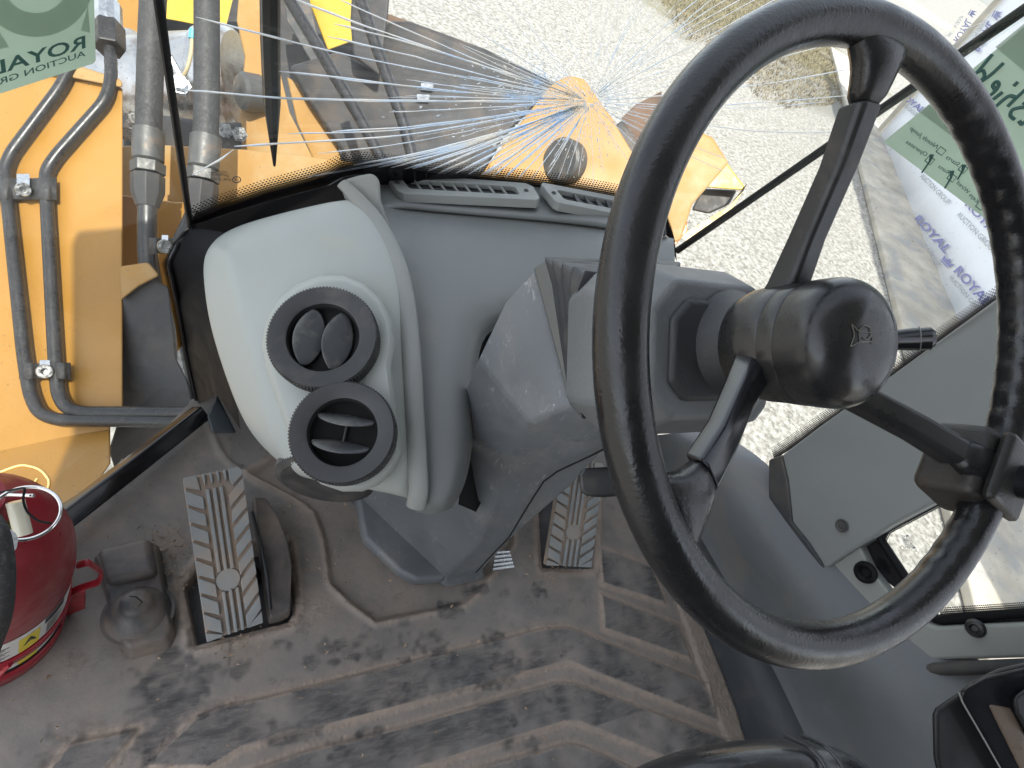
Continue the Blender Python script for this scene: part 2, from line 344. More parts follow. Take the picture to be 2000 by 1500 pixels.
# grass beyond the gravel
gp = [PZ(x, y, GZ + .012) for x, y in [(1240, -60), (1282, -20), (1300, 30), (1330, 75), (1400, 95), (1445, 130), (1470, 190), (1540, 215), (1640, 205), (1668, 150), (1600, 60), (1560, 0), (1480, -40), (1380, -60)]]
def blades(poly2, n, h):
    xs = [p.x for p in poly2]; ys = [p.y for p in poly2]; V, F = [], []
    def inside(x, y):
        c = False; j = len(poly2) - 1
        for i in range(len(poly2)):
            a, b2 = poly2[i], poly2[j]
            if (a.y > y) != (b2.y > y) and x < (b2.x - a.x) * (y - a.y) / (b2.y - a.y) + a.x: c = not c
            j = i
        return c
    k = 0; tries = 0
    while k < n and tries < n * 12:
        tries += 1; x = random.uniform(min(xs), min(max(xs), 40)); y = random.uniform(min(ys), min(max(ys), 60))
        if not inside(x, y): continue
        a = random.random() * 6.28; w = random.uniform(.006, .014); hh = h * random.uniform(.4, 1.2); z = GZ + .02
        dx, dy = math.cos(a) * w, math.sin(a) * w; lx, ly = random.gauss(0, hh * .5), random.gauss(0, hh * .5); i = len(V)
        V += [(x - dx, y - dy, z), (x + dx, y + dy, z), (x + lx, y + ly, z + hh)]; F.append([i, i + 1, i + 2]); k += 1
    return V, F
V, F = blades(gp, 22000, .06)
gr = obj('grass', V, F, mat('dry_grass', (.21, .175, .11), .8, var=.5, vscale=2.5)); gr['kind'] = 'stuff'
# loose stones on the gravel
V, F = [], []
for i in range(5000):
    t = random.random(); px_, py_ = random.uniform(800, 2000), random.uniform(0, 1300); c = PZ(px_, py_, GZ)
    if c.length > 14: continue
    c = c + Vector((random.uniform(-.4, .4), random.uniform(-.4, .4), 0)); r = random.uniform(.006, .016); k = len(V)
    for dx, dy, dz in ((1, 0, .2), (0, 1, .2), (-1, 0, .1), (0, -1, .1), (.1, .1, .9)):
        V.append((c.x + dx * r * random.uniform(.7, 1.2), c.y + dy * r * random.uniform(.7, 1.2), c.z + dz * r))
    F += [[k, k + 1, k + 4], [k + 1, k + 2, k + 4], [k + 2, k + 3, k + 4], [k + 3, k, k + 4]]
gs = obj('gravel_stones', V, F, mat('gravel_stone', (.42, .40, .35), .9, var=.45, vscale=9)); gs['kind'] = 'stuff'
# ---- banner fence on the right
Bc = PZ(1712, 268, GZ); Bn = PZ(1860, 640, GZ); bdir = (Bn - Bc); bdir.z = 0; bdir.normalize()
bpl = (Bc, bdir.cross(Vector((0, 0, 1))).normalized())
bn = thing('auction_banner', 'white vinyl banner wall printed all over with violet auction lettering, behind the right glass', 'banner', Bc)
far = Bn + bdir * 6.5; H = 6.5
nb = bpl[1] if bpl[1].dot(CAM - Bc) < 0 else -bpl[1]
rows = []
for i in range(13):
    z = i / 12 * H; rows.append([Bc + (far - Bc) * (j / 40) + Vector((0, 0, z)) + nb * (.012 * math.sin(j * 1.7 + i * .6)) for j in range(41)])
v, f = grid(rows); obj('banner_sheet', v, f, m_banner, bn, smooth=60, solid=.02)
v, f = box(Bc + Vector((0, 0, H / 2)) - bdir * .10, bdir * .06, nb * .05, Vector((0, 0, H / 2))); obj('banner_post', v, f, m_conc, bn)
hitb = lambda x, y: PP(x, y, (bpl[0] - nb * .03, bpl[1]))
def crownmark(c0, c1, ct, parent, m, hit):
    O, E, T = hit(*c0), hit(*c1), hit(*ct); X = E - O; Y = T - O
    s = lambda u, w: O + X * u + Y * w
    a = [s(0, 0), s(1, 0), s(1, .14), s(0, .14)]
    b2 = [s(0, .25), s(1, .25), s(1.15, 1), s(.75, .55), s(.5, 1.1), s(.25, .55), s(-.15, 1)]
    v = a + b2; obj('crown_print', v, [[0, 1, 2, 3], [4, 5, 7], [5, 6, 7], [4, 7, 9], [7, 8, 9], [4, 9, 10]], m, parent)
bt = [((1784, 428), (1846, 496), (1797, 419), (1778, 447), (1828, 521), (1785, 441), (1836, 508), (1848, 486)),
      ((1862, 530), (1925, 602), (1876, 518), (1852, 541), (1920, 622), (1858, 535), (1926, 600), (1940, 585)),
      ((1757, 165 + 24), (1800, 222), (1765, 180), (1750, 196), (1788, 228), (1755, 190), (1801, 226), (1810, 214)),
      ((1884, 400), (1946, 470), (1896, 390), (1868, 420), (1940, 496), (1875, 412), (1950, 474), (1960, 462)),
      ((1862, 78), (1888, 36), (1874, 84), (1850, 70), (1876, 30), (1856, 73), (1890, 28), (1900, 34)),
      ((1898, 95), (1930, 40), (1912, 102), (1886, 92), (1920, 38), (1893, 95), (1936, 32), (1948, 38)),
      ((1960, 1030), (2010, 1100), (1970, 1022), (1950, 1042), (2000, 1112), (1957, 1036), (2014, 1104), (2022, 1096)),
      ((1790, 330), (1835, 385), (1798, 322), (1782, 338), (1822, 400), (1788, 332), (1838, 384), (1848, 374))]
for q in bt[:7]:
    text_on('banner_word', 'ROYAL', hitb, q[0], q[1], q[2], m_bink, bn, bold=.02)
    text_on('banner_small_word', 'AUCTION GROUP', hitb, q[3], q[4], q[5], m_bink2, bn, bold=.006)
    dx, dy = q[2][0] - q[0][0], q[2][1] - q[0][1]
    crownmark(q[6], (q[6][0] + (q[1][0] - q[0][0]) * .22, q[6][1] + (q[1][1] - q[0][1]) * .22), (q[6][0] + dx, q[6][1] + dy), bn, m_bink, hitb)
text_on('banner_small_word', 'AUCTION GROUP', hitb, (1796, 345), (1850, 400), (1803, 338), m_bink2, bn, bold=.006)
# pavement strip at the banner's foot
v, f = poly_prism([Bc - bdir * 6 + nb * .05, far + nb * .05, far - nb * 1.15, Bc - bdir * 6 - nb * .55], Vector((0, 0, .09)))
o = obj('pavement_strip', v, f, m_conc, bevel=.02); o['kind'] = 'structure'
# ============================================================ LOADER FRONT FRAME (outside, ahead of the glass)
def slab(name, pix, t, m, parent, thick=.05, bevel=.006, pl=None, dirv=None, **k):
    pts = [PP(x, y, pl) if pl else P(x, y, t) for x, y in pix] if not callable(t) else [t(x, y) for x, y in pix]
    e = dirv if dirv is not None else (ray(*pix[0]) * 0 + sum((ray(*q) for q in pix), Vector((0, 0, 0))).normalized())
    v, f = poly_prism(pts, e * thick); return obj(name, v, f, m, parent, bevel=bevel, **k)
fpl = plane3(P(0, 160, 1.42), P(240, 160, 1.42), P(120, 900, 1.22))
ff = thing('front_frame_plate', 'big yellow steel frame plate with rolled lower ledge outside the left glass', 'frame plate', PP(120, 600, fpl))
slab('plate', [(-160, 168), (0, 172), (90, 140), (240, 170), (240, 812), (216, 812), (216, 866), (-160, 905)], 0, m_paint, ff, .05, pl=fpl)
fpl2 = (fpl[0] + fpl[1] * 0, fpl[1])
slab('top_edge', [(60, 132), (130, 120), (238, 156), (240, 172), (90, 142)], 0, m_tan, ff, .05, pl=plane3(P(0, 160, 1.40), P(240, 160, 1.40), P(120, 900, 1.2)))
lp = plane3(P(0, 905, 1.19), P(216, 866, 1.19), P(60, 1040, 1.02))
slab('ledge', [(-160, 890), (216, 838), (217, 905), (110, 1060), (-160, 1180)], 0, m_paint, ff, .03, pl=lp)
hl = lambda x, y: PP(x, y, lp) + (CAM - PP(x, y, lp)).normalized() * .004
cp = [(0, 922), (40, 907), (78, 915), (98, 940), (88, 968), (60, 995)]
v, f = tube(smooth_path([hl(*q) for q in cp], .45, 6), .0022, 6); obj('chalk_mark', v, f, m_chalk, ff)
v, f = tube([hl(*q) for q in [(40, 985), (56, 960), (72, 935)]], .0018, 6); obj('chalk_mark', v, f, m_chalk, ff)
# structure seen right of the plate
tw = thing('loader_tower', 'dusty yellow loader tower casting around the tilt cylinder ahead of the windshield', 'machine frame', P(500, 300, 2.0))
slab('floor_plate', [(235, 285), (300, 282), (480, 292), (560, 300), (700, 318), (760, 345), (760, 460), (380, 520), (235, 640)], 1.62, m_tan, tw, .06)
slab('side_plate', [(235, 380), (345, 395), (470, 388), (500, 420), (470, 520), (235, 840)], 1.5, m_paint, tw, .05)
slab('dark_slab', [(235, 560), (300, 545), (330, 560), (345, 700), (395, 800), (250, 1000), (212, 880), (238, 800)], 1.30, m_bstruct, tw, .04)  # flat dark slab behind the dirty pane
slab('rear_gusset', [(235, 520), (290, 512), (312, 538), (270, 560), (235, 588)], 1.28, m_tan, tw, .02)
slab('upper_yellow_plate', [(170, -60), (330, -60), (330, 20), (285, 60), (215, 95), (196, 60)], 2.7, m_paint, tw, .08)
slab('upper_gusset', [(300, -60), (470, -60), (440, 60), (352, 42), (318, 36)], 2.6, m_bright, tw, .08)
slab('lug_plate', [(470, -60), (535, -60), (540, 110), (566, 220), (622, 330), (560, 345), (470, 330), (470, 190), (478, 110), (462, 40)], 1.8, m_tan, tw, .06)
slab('right_plate', [(560, -60), (720, -60), (690, 80), (640, 98), (610, 20)], 2.5, m_bright, tw, .06)
slab('inner_frame', [(535, -60), (760, -60), (745, 60), (700, 200), (705, 350), (600, 350), (548, 200)], 2.9, m_bstruct, tw, .06)
slab('grey_bracket', [(545, -60), (592, -60), (618, 60), (640, 120), (612, 128), (560, 40)], 2.45, m_collar, tw, .05)
slab('rib_plate', [(560, 150), (640, 190), (668, 320), (622, 335), (580, 240)], 2.2, m_tan, tw, .05)
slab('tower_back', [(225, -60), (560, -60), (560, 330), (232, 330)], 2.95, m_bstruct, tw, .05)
slab('brown_web', [(740, 20), (850, 60), (800, 150), (700, 180), (690, 110)], 2.3, mat('brown_grime', (.10, .062, .04), .8, var=.4, vscale=6), tw, .06)
slab('dark_web', [(150, -60), (300, -60), (262, 10), (225, 60), (186, 30)], 2.9, m_bstruct, tw, .06)  # dark steel plate behind the upper plates
v, f = lathe([(.0, .03), (.045, .03), (.055, .02), (.055, -.03)], P(487, 180, 1.75), Vector((-.9, -.35, .15)), 28); obj('pin_cap', v, f, m_collar, tw, smooth=35)
# tilt cylinder, axis across the image
ax0, ax1 = P(232, 190, 1.95), P(482, 178, 1.95)
tc_ = thing('tilt_cylinder', 'fat polished steel tilt cylinder lying across the tower behind the hoses', 'hydraulic cylinder', ax0)
v, f = lathe([(.02, -.01), (.19, -.01), (.2, .0), (.2, .1), (.185, .11), (.185, .33), (.2, .34), (.2, (ax1 - ax0).length - .02), (.18, (ax1 - ax0).length), (.02, (ax1 - ax0).length)], ax0, ax1 - ax0, 48)
obj('barrel', v, f, mat('worn_bright_steel', (.50, .50, .49), .28, .9, var=.15, vscale=5, dust=(.20, .12, .07), dscale=5, dlo=.5, dhi=.65), tc_, smooth=30)
for (a, b2) in (((330, 110), (352, 150)), ((420, 260), (445, 250))):
    v, f = tube([P(*a, 1.72), P(*b2, 1.74)], .012, 8); obj('grease_fitting', v, f, m_steel, tc_, smooth=40)
v, f = tube(smooth_path([P(376, 70, 1.70), P(374, 100, 1.70), P(366, 135, 1.70), P(352, 160, 1.72)], .4), .006, 8); obj('hose_stub', v, f, mat('tan_wire', (.4, .33, .2), .6), tc_, smooth=50)
v, f = tube([P(377, 58, 1.70), P(375, 76, 1.70)], .010, 10); obj('blue_cap', v, f, m_blueclip, tc_, smooth=50)
v, f = lathe([(0, .02), (.022, .02), (.022, 0), (.03, 0), (.03, -.02)], P(352, 165, 1.72), Vector((0, -.6, .8)), 6); obj('banjo_bolt', v, f, m_steel, tc_)
# dark parts around the cylinder
da = thing('black_valve_block', 'grimy black valve block with zinc fittings below the tilt cylinder', 'valve block', P(330, 260, 1.7))
slab('block', [(238, 220), (330, 226), (420, 240), (474, 238), (474, 292), (430, 318), (240, 292)], 1.68, m_bstruct, da, .08, bevel=.012)
for q in ((262, 232), (300, 250), (440, 255), (468, 262), (250, 262)):
    c = P(*q, 1.66); n = (CAM - c).normalized(); v, f = lathe([(0, .02), (.014, .02), (.014, .004), (.022, .004), (.022, -.01)], c, n, 6); obj('fitting', v, f, m_steel, da)
# hydraulic pipes bundled on the plate
def onplate(x, y, up=.03): p = PP(x, y, fpl); return p + (CAM - p).normalized() * up
for i, (pp, lab) in enumerate((([(190, 60), (138, 132), (118, 172), (22, 300), (10, 330), (16, 395), (48, 700), (60, 770), (76, 806), (110, 820), (262, 822), (420, 826)], 'outer black hydraulic pipe hugging the yellow plate, passing under the sage sticker'),
                               ([(214, 70), (218, 150), (208, 195), (110, 305), (90, 335), (92, 400), (108, 700), (114, 770), (130, 798), (165, 806), (312, 806), (420, 806)], 'inner black hydraulic pipe rising to the bright steel union'))):
    pts = smooth_path([onplate(x, y) for x, y in pp], .45, 5)
    v, f = tube(pts, .0140, 16); o = obj('hydraulic_pipe', v, f, m_pipe, smooth=60); tag(o, lab, 'pipe', 'steel pipes along the yellow plate')
hf = thing('pipe_union', 'bright zinc union nut joining hose and inner pipe beside the sage sticker', 'pipe fitting', onplate(214, 60))
a, b2 = onplate(214, 96), onplate(210, -10); ln = (b2 - a).length
v, f = lathe([(.02, 0), (.034, 0), (.036, ln * .05), (.036, ln * .4), (.03, ln * .46), (.02, ln * .46)], a, b2 - a, 6); obj('union_nut', v, f, m_pipe, hf, bevel=.002)
v, f = lathe([(.029, ln * .40), (.031, ln * .45), (.031, ln * .78), (.026, ln * .84), (.022, ln)], a, b2 - a, 12); obj('union_sleeve', v, f, m_steel, hf, bevel=.001)
v, f = tube([a + (b2 - a) * .8, onplate(206, -60), onplate(200, -160)], .022, 14); obj('hose', v, f, m_hose, hf, smooth=50)
def clamp(cx, cy, w, h, hitf, lab):
    t = thing('pipe_clamp', lab, 'pipe clamp', hitf(cx, cy, .03), 'rubber lined pipe clamps')
    prof = []; k = 24
    O = hitf(cx - w, cy, .03); E = hitf(cx + w, cy, .03); Dn = hitf(cx, cy + h, .03) - hitf(cx, cy, .03); n = (CAM - O).normalized()
    r1, r2 = [], []
    for i in range(k + 1):
        u = i / k; s = abs(u - .5) * 2; z = .022 * math.exp(-((s - .62) / .24) ** 4) + .002
        p = O + (E - O) * u + n * z
        r1.append(p - Dn * (1 - .12 * (1 - s))); r2.append(p + Dn * (1 - .12 * (1 - s)))
    v, f = grid([r1, r2]); obj('strap', v, f, m_hose, t, smooth=70, solid=.006)
    c = hitf(cx, cy, .055); X = (E - O).normalized(); Y = Dn.normalized()
    v, f = box(hitf(cx, cy, .045) - Y * Dn.length * .35, X * (E - O).length * .10, Y * Dn.length * .95, n * .004); obj('bracket', v, f, m_steel, t, bevel=.001)
    v, f = lathe([(0, .004), (.007, .004), (.0075, .016), (.014, .016), (.0155, .013), (.0155, 0)], c + Y * Dn.length * .1, n, 20); obj('bolt', v, f, m_steel, t, smooth=35)
clamp(45, 368, 64, 22, onplate, 'upper dusty pipe clamp with zinc socket bolt on the yellow plate')
clamp(87, 724, 50, 16, onplate, 'lower dusty pipe clamp with zinc socket bolt near the pipe bends')
hc = lambda x, y, u: P(x, y, 1.30 - u)
clamp(322, 480, 32, 16, hc, 'third clamp, half hidden in shade beside the left corner post')
# big rubber hoses
for pth, col_at, lab in (([(302, -60), (296, 60), (292, 180), (290, 262), (289, 330), (288, 420), (288, 500), (298, 560), (322, 625), (328, 700), (322, 800)], 4, 'thick dusty hydraulic hose left of the corner post'),
                         ([(404, -60), (404, 60), (404, 180), (402, 275), (396, 345), (388, 400), (372, 440), (352, 480), (345, 540)], 4, 'thick dusty hydraulic hose seen through the left end of the windshield')):
    T_ = 1.33; pts = [P(x, y, T_) for x, y in pth]
    th = thing('hydraulic_hose', lab, 'hose', pts[3], 'thick hoses ahead of the cab')
    v, f = tube(smooth_path(pts[:5], .4), .028, 18); obj('hose', v, f, m_hose, th, smooth=60)
    v, f = tube(smooth_path(pts[4:], .45), .021, 16); obj('pipe', v, f, m_pipe, th, smooth=60)
    c = pts[3]; d = (pts[4] - pts[3]); v, f = lathe([(.028, -.01), (.0335, -.008), (.0335, d.length * .75), (.029, d.length * .8)], c, d, 26); obj('crimp_collar', v, f, m_collar, th, smooth=35)
    v, f = lathe([(.03, 0), (.037, 0), (.037, .026), (.03, .026)], c + d * .82, d, 6); obj('hex_nut', v, f, m_collar, th, bevel=.002)
    v, f = lathe([(.02, 0), (.036, 0), (.036, .04), (.024, .075)], c + d * .82 + d.normalized() * .03, d, 8); obj('adapter', v, f, m_bstruct, th, bevel=.002)
# dark linkage + arm
dl = thing('dark_tilt_link', 'large black greasy steel link leaning behind the cracks', 'linkage', P(850, 230, 2.2))
slab('link_plate', [(756, 40), (800, 40), (950, 95), (1092, 165), (1040, 215), (985, 270), (900, 420), (690, 380), (668, 300), (600, 200), (560, 130), (660, 100), (720, 130)], 2.15, m_bstruct, dl, .12, bevel=.02)
slab('link_web', [(690, -60), (765, -60), (758, 30), (742, 150), (690, 110), (684, 40)], 2.05, m_bstruct, dl, .08, bevel=.01)
for q in ((834, 168), (826, 190)):
    slab('stencil_mark', [(q[0] - 12, q[1] - 6), (q[0] + 13, q[1] - 5), (q[0] + 12, q[1] + 7), (q[0] - 11, q[1] + 5)], 2.13, mat('pale_stencil', (.22, .23, .25), .6, var=.5, vscale=60), dl, .004, bevel=.001)
for i, q in enumerate((((548, -30), (620, 90), (704, 232), (760, 340)), ((690, -40), (735, 90), (790, 245), (815, 345)))):
    v, f = tube(smooth_path([P(x, y, 1.55) for x, y in q], .3), .017, 10)
    o = obj('grease_line', v, f, m_pipe, smooth=50); tag(o, ('left slanting black line crossing in front of the dark link', 'right slanting black line crossing in front of the dark link')[i], 'pipe', 'slanting black lines')
la = thing('lift_arm', 'yellow lift arm with rounded head and grey pivot pin behind the crack centre', 'lift arm', P(1110, 300, 1.95))
av = Vector((.5, .8, -.1)).normalized()
head = [(930, 352), (1000, 262), (1062, 182), (1084, 160), (1112, 148), (1140, 154), (1160, 182), (1196, 232), (1232, 292), (1262, 330), (1270, 420), (1180, 470), (930, 440)]
slab('arm_plate', head, 1.95, m_paint, la, .09, bevel=.004)
slab('arm_box', [(1225, 310), (1262, 280), (1330, 240), (1392, 268), (1424, 318), (1352, 400), (1330, 470), (1240, 500), (1190, 440)], 2.02, m_tan, la, .1, bevel=.01)
slab('dark_face', [(1195, 250), (1215, 235), (1268, 308), (1240, 316)], 2.04, m_bstruct, la, .08)
c = P(1102, 315, 1.93); n = Vector((-.82, -.30, .25))
v, f = lathe([(0, .03), (.066, .03), (.074, .02), (.074, -.03)], c, n, 36); obj('pivot_pin', v, f, m_collar, la, smooth=35)
bs = thing('step_bracket', 'bright yellow bracket corner past the arm, with a dark fitting under it', 'bracket', P(1400, 360, 2.3))
slab('bracket_top', [(1415, 312), (1455, 365), (1452, 372), (1380, 366)], 2.28, m_bright, bs, .03)
slab('bracket_side', [(1452, 372), (1456, 364), (1430, 408), (1340, 470), (1326, 462), (1425, 402)], 2.27, m_bright, bs, .04)
slab('under_fitting', [(1372, 368), (1440, 371), (1424, 400), (1384, 418), (1350, 410)], 2.34, m_bstruct, bs, .1, bevel=.01)
o = slab('marker_lamp', [(1342, 432), (1336, 442), (1312, 470), (1318, 480), (1342, 452)], 2.2, m_orange, None, .04, bevel=.004); tag(o, 'small orange marker lamp beside the dash edge outside', 'lamp')
slab('arm_head', [(1213, 232), (1240, 205), (1292, 178), (1300, 262), (1262, 282), (1240, 280)], 2.5, MATS['brown_grime'], la, .06)
# ============================================================ WINDSHIELD
def WY(x, z): return .66 + .12 * max(0, 1 - ((x - .34) / .39) ** 2) - .33 * (z - .48)
def WS(px_, py_, off=0.0):
    d = ray(px_, py_); t = .9
    for _ in range(60):
        p = CAM + d * t; e = p.y + off - WY(p.x, p.z); t -= e / (d.y + .33 * d.z + 1e-6) * .8
    return CAM + d * t
def wx(s, z): l = -.047 - .02 * (z - .445); r = .727 + .076 * (z - .51); return l + (r - l) * s
ws = thing('windshield', 'cracked curved windshield glass with black dotted border and a star of long cracks', 'windshield', (.34, .7, .45))
rows = [[Vector((wx(j / 30, z), WY(wx(j / 30, z), z), z)) for j in range(31)] for z in [.40 + i * .06 for i in range(22)]]
v, f = grid(rows); obj('glass', v, f, m_glass, ws, smooth=60)
def frit(edge, inw, hit, parent, rows_=7, pitch=5.2, solid_px=None):
    """edge: pixel polyline of the glass edge, inw: pixel offset into the glass; dots sit on the glass"""
    E_ = []; 
    for i in range(len(edge) - 1):
        (x0, y0), (x1, y1) = edge[i], edge[i + 1]; n = max(2, int(math.hypot(x1 - x0, y1 - y0) / 18))
        for k in range(n): E_.append((x0 + (x1 - x0) * k / n, y0 + (y1 - y0) * k / n))
    E_.append(edge[-1]); V, F, UV = [], [], []; s = 0
    base = [hit(x, y) for x, y in E_]; tot = [0]
    for i in range(1, len(base)): tot.append(tot[-1] + (base[i] - base[i - 1]).length)
    dz = (hit(E_[0][0] + inw[0], E_[0][1] + inw[1]) - base[0]).length
    pit = dz / rows_
    for i, (x, y) in enumerate(E_):
        for k in (0, 1):
            V.append(hit(x + inw[0] * k, y + inw[1] * k)); UV.append((tot[i] / pit, k * rows_))
        if i: a = 2 * i; F.append([a - 2, a, a + 1, a - 1])
    return obj('frit_border', V, F, m_frit, parent, uv=UV)
wse = [(374, 432), (430, 408), (520, 378), (605, 355), (640, 344), (668, 328), (700, 322), (760, 328), (960, 350), (1100, 366), (1210, 386), (1300, 420), (1318, 470)]
hw = lambda x, y: WS(x, y, .004)
frit(wse, (-6, -28), hw, ws, 7)
def band(name, edge, off, hit, m, parent, **k):
    r1 = [hit(x, y) for x, y in edge]; r2 = [hit(x + off[0], y + off[1]) for x, y in edge]; v, f = grid([r1, r2]); return obj(name, v, f, m, parent, **k)
band('black_border', wse, (4, 42), lambda x, y: WS(x, y, .005), m_gloss, ws, smooth=60)
# cracks: radial fissures in the pane, thin slivers with the sky glint put into their pale colour
IX, IY = 1152, 197
cr_pix = []
def crk(end, w0, w1, bend=0, start=.06, brk=0):
    ex, ey = end; n = 14; L_ = math.hypot(ex - IX, ey - IY); nx, ny = -(ey - IY) / L_, (ex - IX) / L_; ph = random.random() * 6; pts = []
    for i in range(n + 1):
        u = start + (1 - start) * i / n; d = bend * math.sin(math.pi * u) + math.sin(u * 9 + ph) * L_ * .0022 + random.gauss(0, L_ * .0008)
        pts.append((IX + (ex - IX) * u + nx * d, IY + (ey - IY) * u + ny * d, w0 + (w1 - w0) * u))
    cr_pix.append(pts)
left = [((382, 34), 3.4, -14), ((560, -8), 3.6, -8), ((648, -10), 2.6, -14), ((652, 46), 3.4, 10), ((640, 70), 3, 0), ((343, 178), 3.6, -14), ((545, 138), 3, -8), ((545, 190), 2.6, -6), ((458, 286), 3.6, -26),
        ((560, 262), 2.8, -22), ((655, 152), 2.4, -8), ((600, 345), 3.2, -30), ((648, 258), 3, -12), ((690, 322), 3.6, -20), ((712, 326), 2.6, -16), ((738, 326), 3.2, -14), ((764, 328), 3.8, -10), ((790, 330), 2.6, -10), ((806, 330), 3.8, -8),
        ((836, 333), 3.2, -6), ((862, 335), 2.6, -6), ((890, 338), 3.8, -4), ((915, 340), 3, -4), ((940, 342), 3.4, -2), ((962, 344), 3, 0), ((986, 348), 2.6, 0), ((1012, 350), 2.2, 3), ((1038, 352), 1.6, 3), ((620, 300), 2, -20), ((780, 250), 2, -4), ((760, 218), 2, -4)]
for e, w, b in left: crk(e, w * .6, w * 1.4, b * .7)
for i in range(46):                                        # shorter fissures filling the fan toward the lower left
    a = math.radians(random.uniform(158, 262)) if i % 4 else math.radians(random.uniform(135, 175)); L_ = random.uniform(90, 330) * (1 if math.cos(a) < -.5 else .55)
    e = (IX + math.cos(a) * L_ * 1.25, min(342, IY - math.sin(a) * L_ * .9)); crk(e, 1.6, random.uniform(.8, 2.2), random.uniform(-3, 2), start=random.uniform(.05, .3))
for e in ((780, -20), (812, -10), (880, -10), (905, -10), (960, -10), (990, -10), (1050, 80), (1100, 60), (1154, -10), (1172, 90), (1192, -10), (1213, -10), (1236, 20), (1252, -10), (1270, -10), (1300, -10), (1318, 30), (1340, -10)):
    crk(e, .9, .9, random.uniform(-6, 6))
for e in ((1372, -10), (1400, -10), (1432, -10), (1462, -10), (1492, -10), (1530, -8), (1594, 86), (1420, 60), (1400, 110), (1440, 90)): crk(e, 1.2, 2.4, random.uniform(-10, 2))
for e, w, b in (((1608, 88), 2.2, 8), ((1672, 132), 2.6, 10), ((1672, 184), 2.4, 14), ((1610, 199), 2.2, 14), ((1400, 170), 2, 4), ((1640, 258), 2.6, 20), ((1380, 220), 2, 4), ((1330, 250), 2.2, 3), ((1300, 282), 2, 2), ((1420, 310), 1.6, 4),
                ((1260, 300), 1.8, 0), ((1230, 320), 1.4, 0), ((1180, 340), 1.2, 0), ((1130, 345), 1.2, 0), ((1090, 350), 1.2, 2), ((1160, 360), 1, 0), ((1210, 300), 1.2, 0), ((1450, 350), 1.4, 6), ((1000, 130), 1, 0), ((900, 90), 1.2, -6), ((1040, 60), .9, 0)): crk(e, w * .6, w, b)
cr_pix.append([(376, 342, 2), (400, 328, 4), (430, 312, 5), (456, 292, 3)])
cr_pix.append([(1830, 76, 1.2), (1880, 58, 1.2), (1950, 33, 1.2)])
for pts in cr_pix:
    V = []; F = []
    for i, (x, y, w) in enumerate(pts):
        x0, y0, _ = pts[max(i - 1, 0)]; x1, y1, _ = pts[min(i + 1, len(pts) - 1)]; l = math.hypot(x1 - x0, y1 - y0) or 1
        nx, ny = -(y1 - y0) / l, (x1 - x0) / l; ww = w * .5 * random.uniform(.6, 1.15)
        if i == len(pts) - 1: ww *= .3
        V += [WS(x + nx * ww, y + ny * ww, .007), WS(x, y, .0045), WS(x - nx * ww, y - ny * ww, .007)]
        if i: a = 3 * i; F += [[a - 3, a - 2, a + 1, a], [a - 2, a - 1, a + 2, a + 1]]
    obj('crack', V, F, m_crack, ws)
V, F = [], []                                              # splinters around the strike point
for i in range(800):
    a = random.gauss(math.pi * .9, 1.0) if random.random() < .75 else random.random() * 6.28; r = abs(random.gauss(0, 85)) + 4
    x, y = IX + math.cos(a) * r * 1.5, IY + math.sin(a) * r * .8
    if y > 345: continue
    l = random.uniform(2, 11); aa = math.atan2(y - IY, x - IX) + random.gauss(0, .3); w = random.uniform(.5, 1.3)
    k = len(V); dx, dy = math.cos(aa) * l, math.sin(aa) * l; nx, ny = -math.sin(aa) * w, math.cos(aa) * w
    V += [WS(x, y, .006), WS(x + dx * .5 + nx, y + dy * .5 + ny, .008), WS(x + dx, y + dy, .006), WS(x + dx * .5 - nx, y + dy * .5 - ny, .004)]; F.append([k, k + 1, k + 2, k + 3])
obj('splinters', V, F, m_crack, ws, kind='stuff')
# maker's stamp on the glass
for s, p0, p1, pt in (('LAMINATED', (447, 345), (408, 341), (446, 339)), ('43R-010248', (452, 353), (400, 350), (451, 348)), ('JINGJING', (444, 338), (418, 335), (443, 334))):
    text_on('glass_stamp', s, hw, p0, p1, pt, m_ink, ws)
text_on('glass_stamp', 'E4', hw, (466, 354), (458, 353), (465, 348), m_ink, ws)
ring = [hw(462 + 8 * math.cos(t), 351 + 6 * math.sin(t)) for t in [k * math.pi / 12 for k in range(25)]]
v, f = tube(ring, .0006, 5); obj('stamp_ring', v, f, m_ink, ws)
# rubber seams (corner posts)
sl = [WS(372, 446, .004), WS(352, 300, .004), WS(332, 160, .004), WS(308, -10, .004), WS(296, -110, .004)]
v, f = tube(sl, .0065, 10, flat=.6); o = obj('corner_seal', v, f, m_rubber, smooth=50); tag(o, 'thin black rubber seam between left corner pane and windshield', 'window seal', 'rubber seams of the windshield')
sr = [PY(1322, 490, .66), PY(1560, 325, .60), PY(1780, 173, .548), PY(1920, 74, .515), PY(2060, -22, .49)]
v, f = tube(sr, .0062, 10); o = obj('corner_seal', v, f, m_rubber, smooth=50); tag(o, 'thin black rubber seam between windshield and right corner pane', 'window seal', 'rubber seams of the windshield')
wp = thing('wiper', 'parked black windshield wiper standing upright outside the cracked glass', 'wiper', WS(530, 200, -.02))
pts = [WS(527, -60, -.02), WS(528, 80, -.02), WS(531, 200, -.02), WS(536, 322, -.016)]
v, f = tube(pts, [.015, .016, .016, .003], 8, flat=.6); obj('blade_holder', v, f, m_rubber, wp, smooth=40)
v, f = tube([p + Vector((-.004, -.008, 0)) for p in pts[:3]], .0045, 8); obj('spine', v, f, m_pipe, wp, smooth=40)
v, f = tube([p + Vector((.0, -.010, 0)) for p in pts[:3]], .0028, 8); obj('rubber_edge', v, f, m_collar, wp, smooth=40)
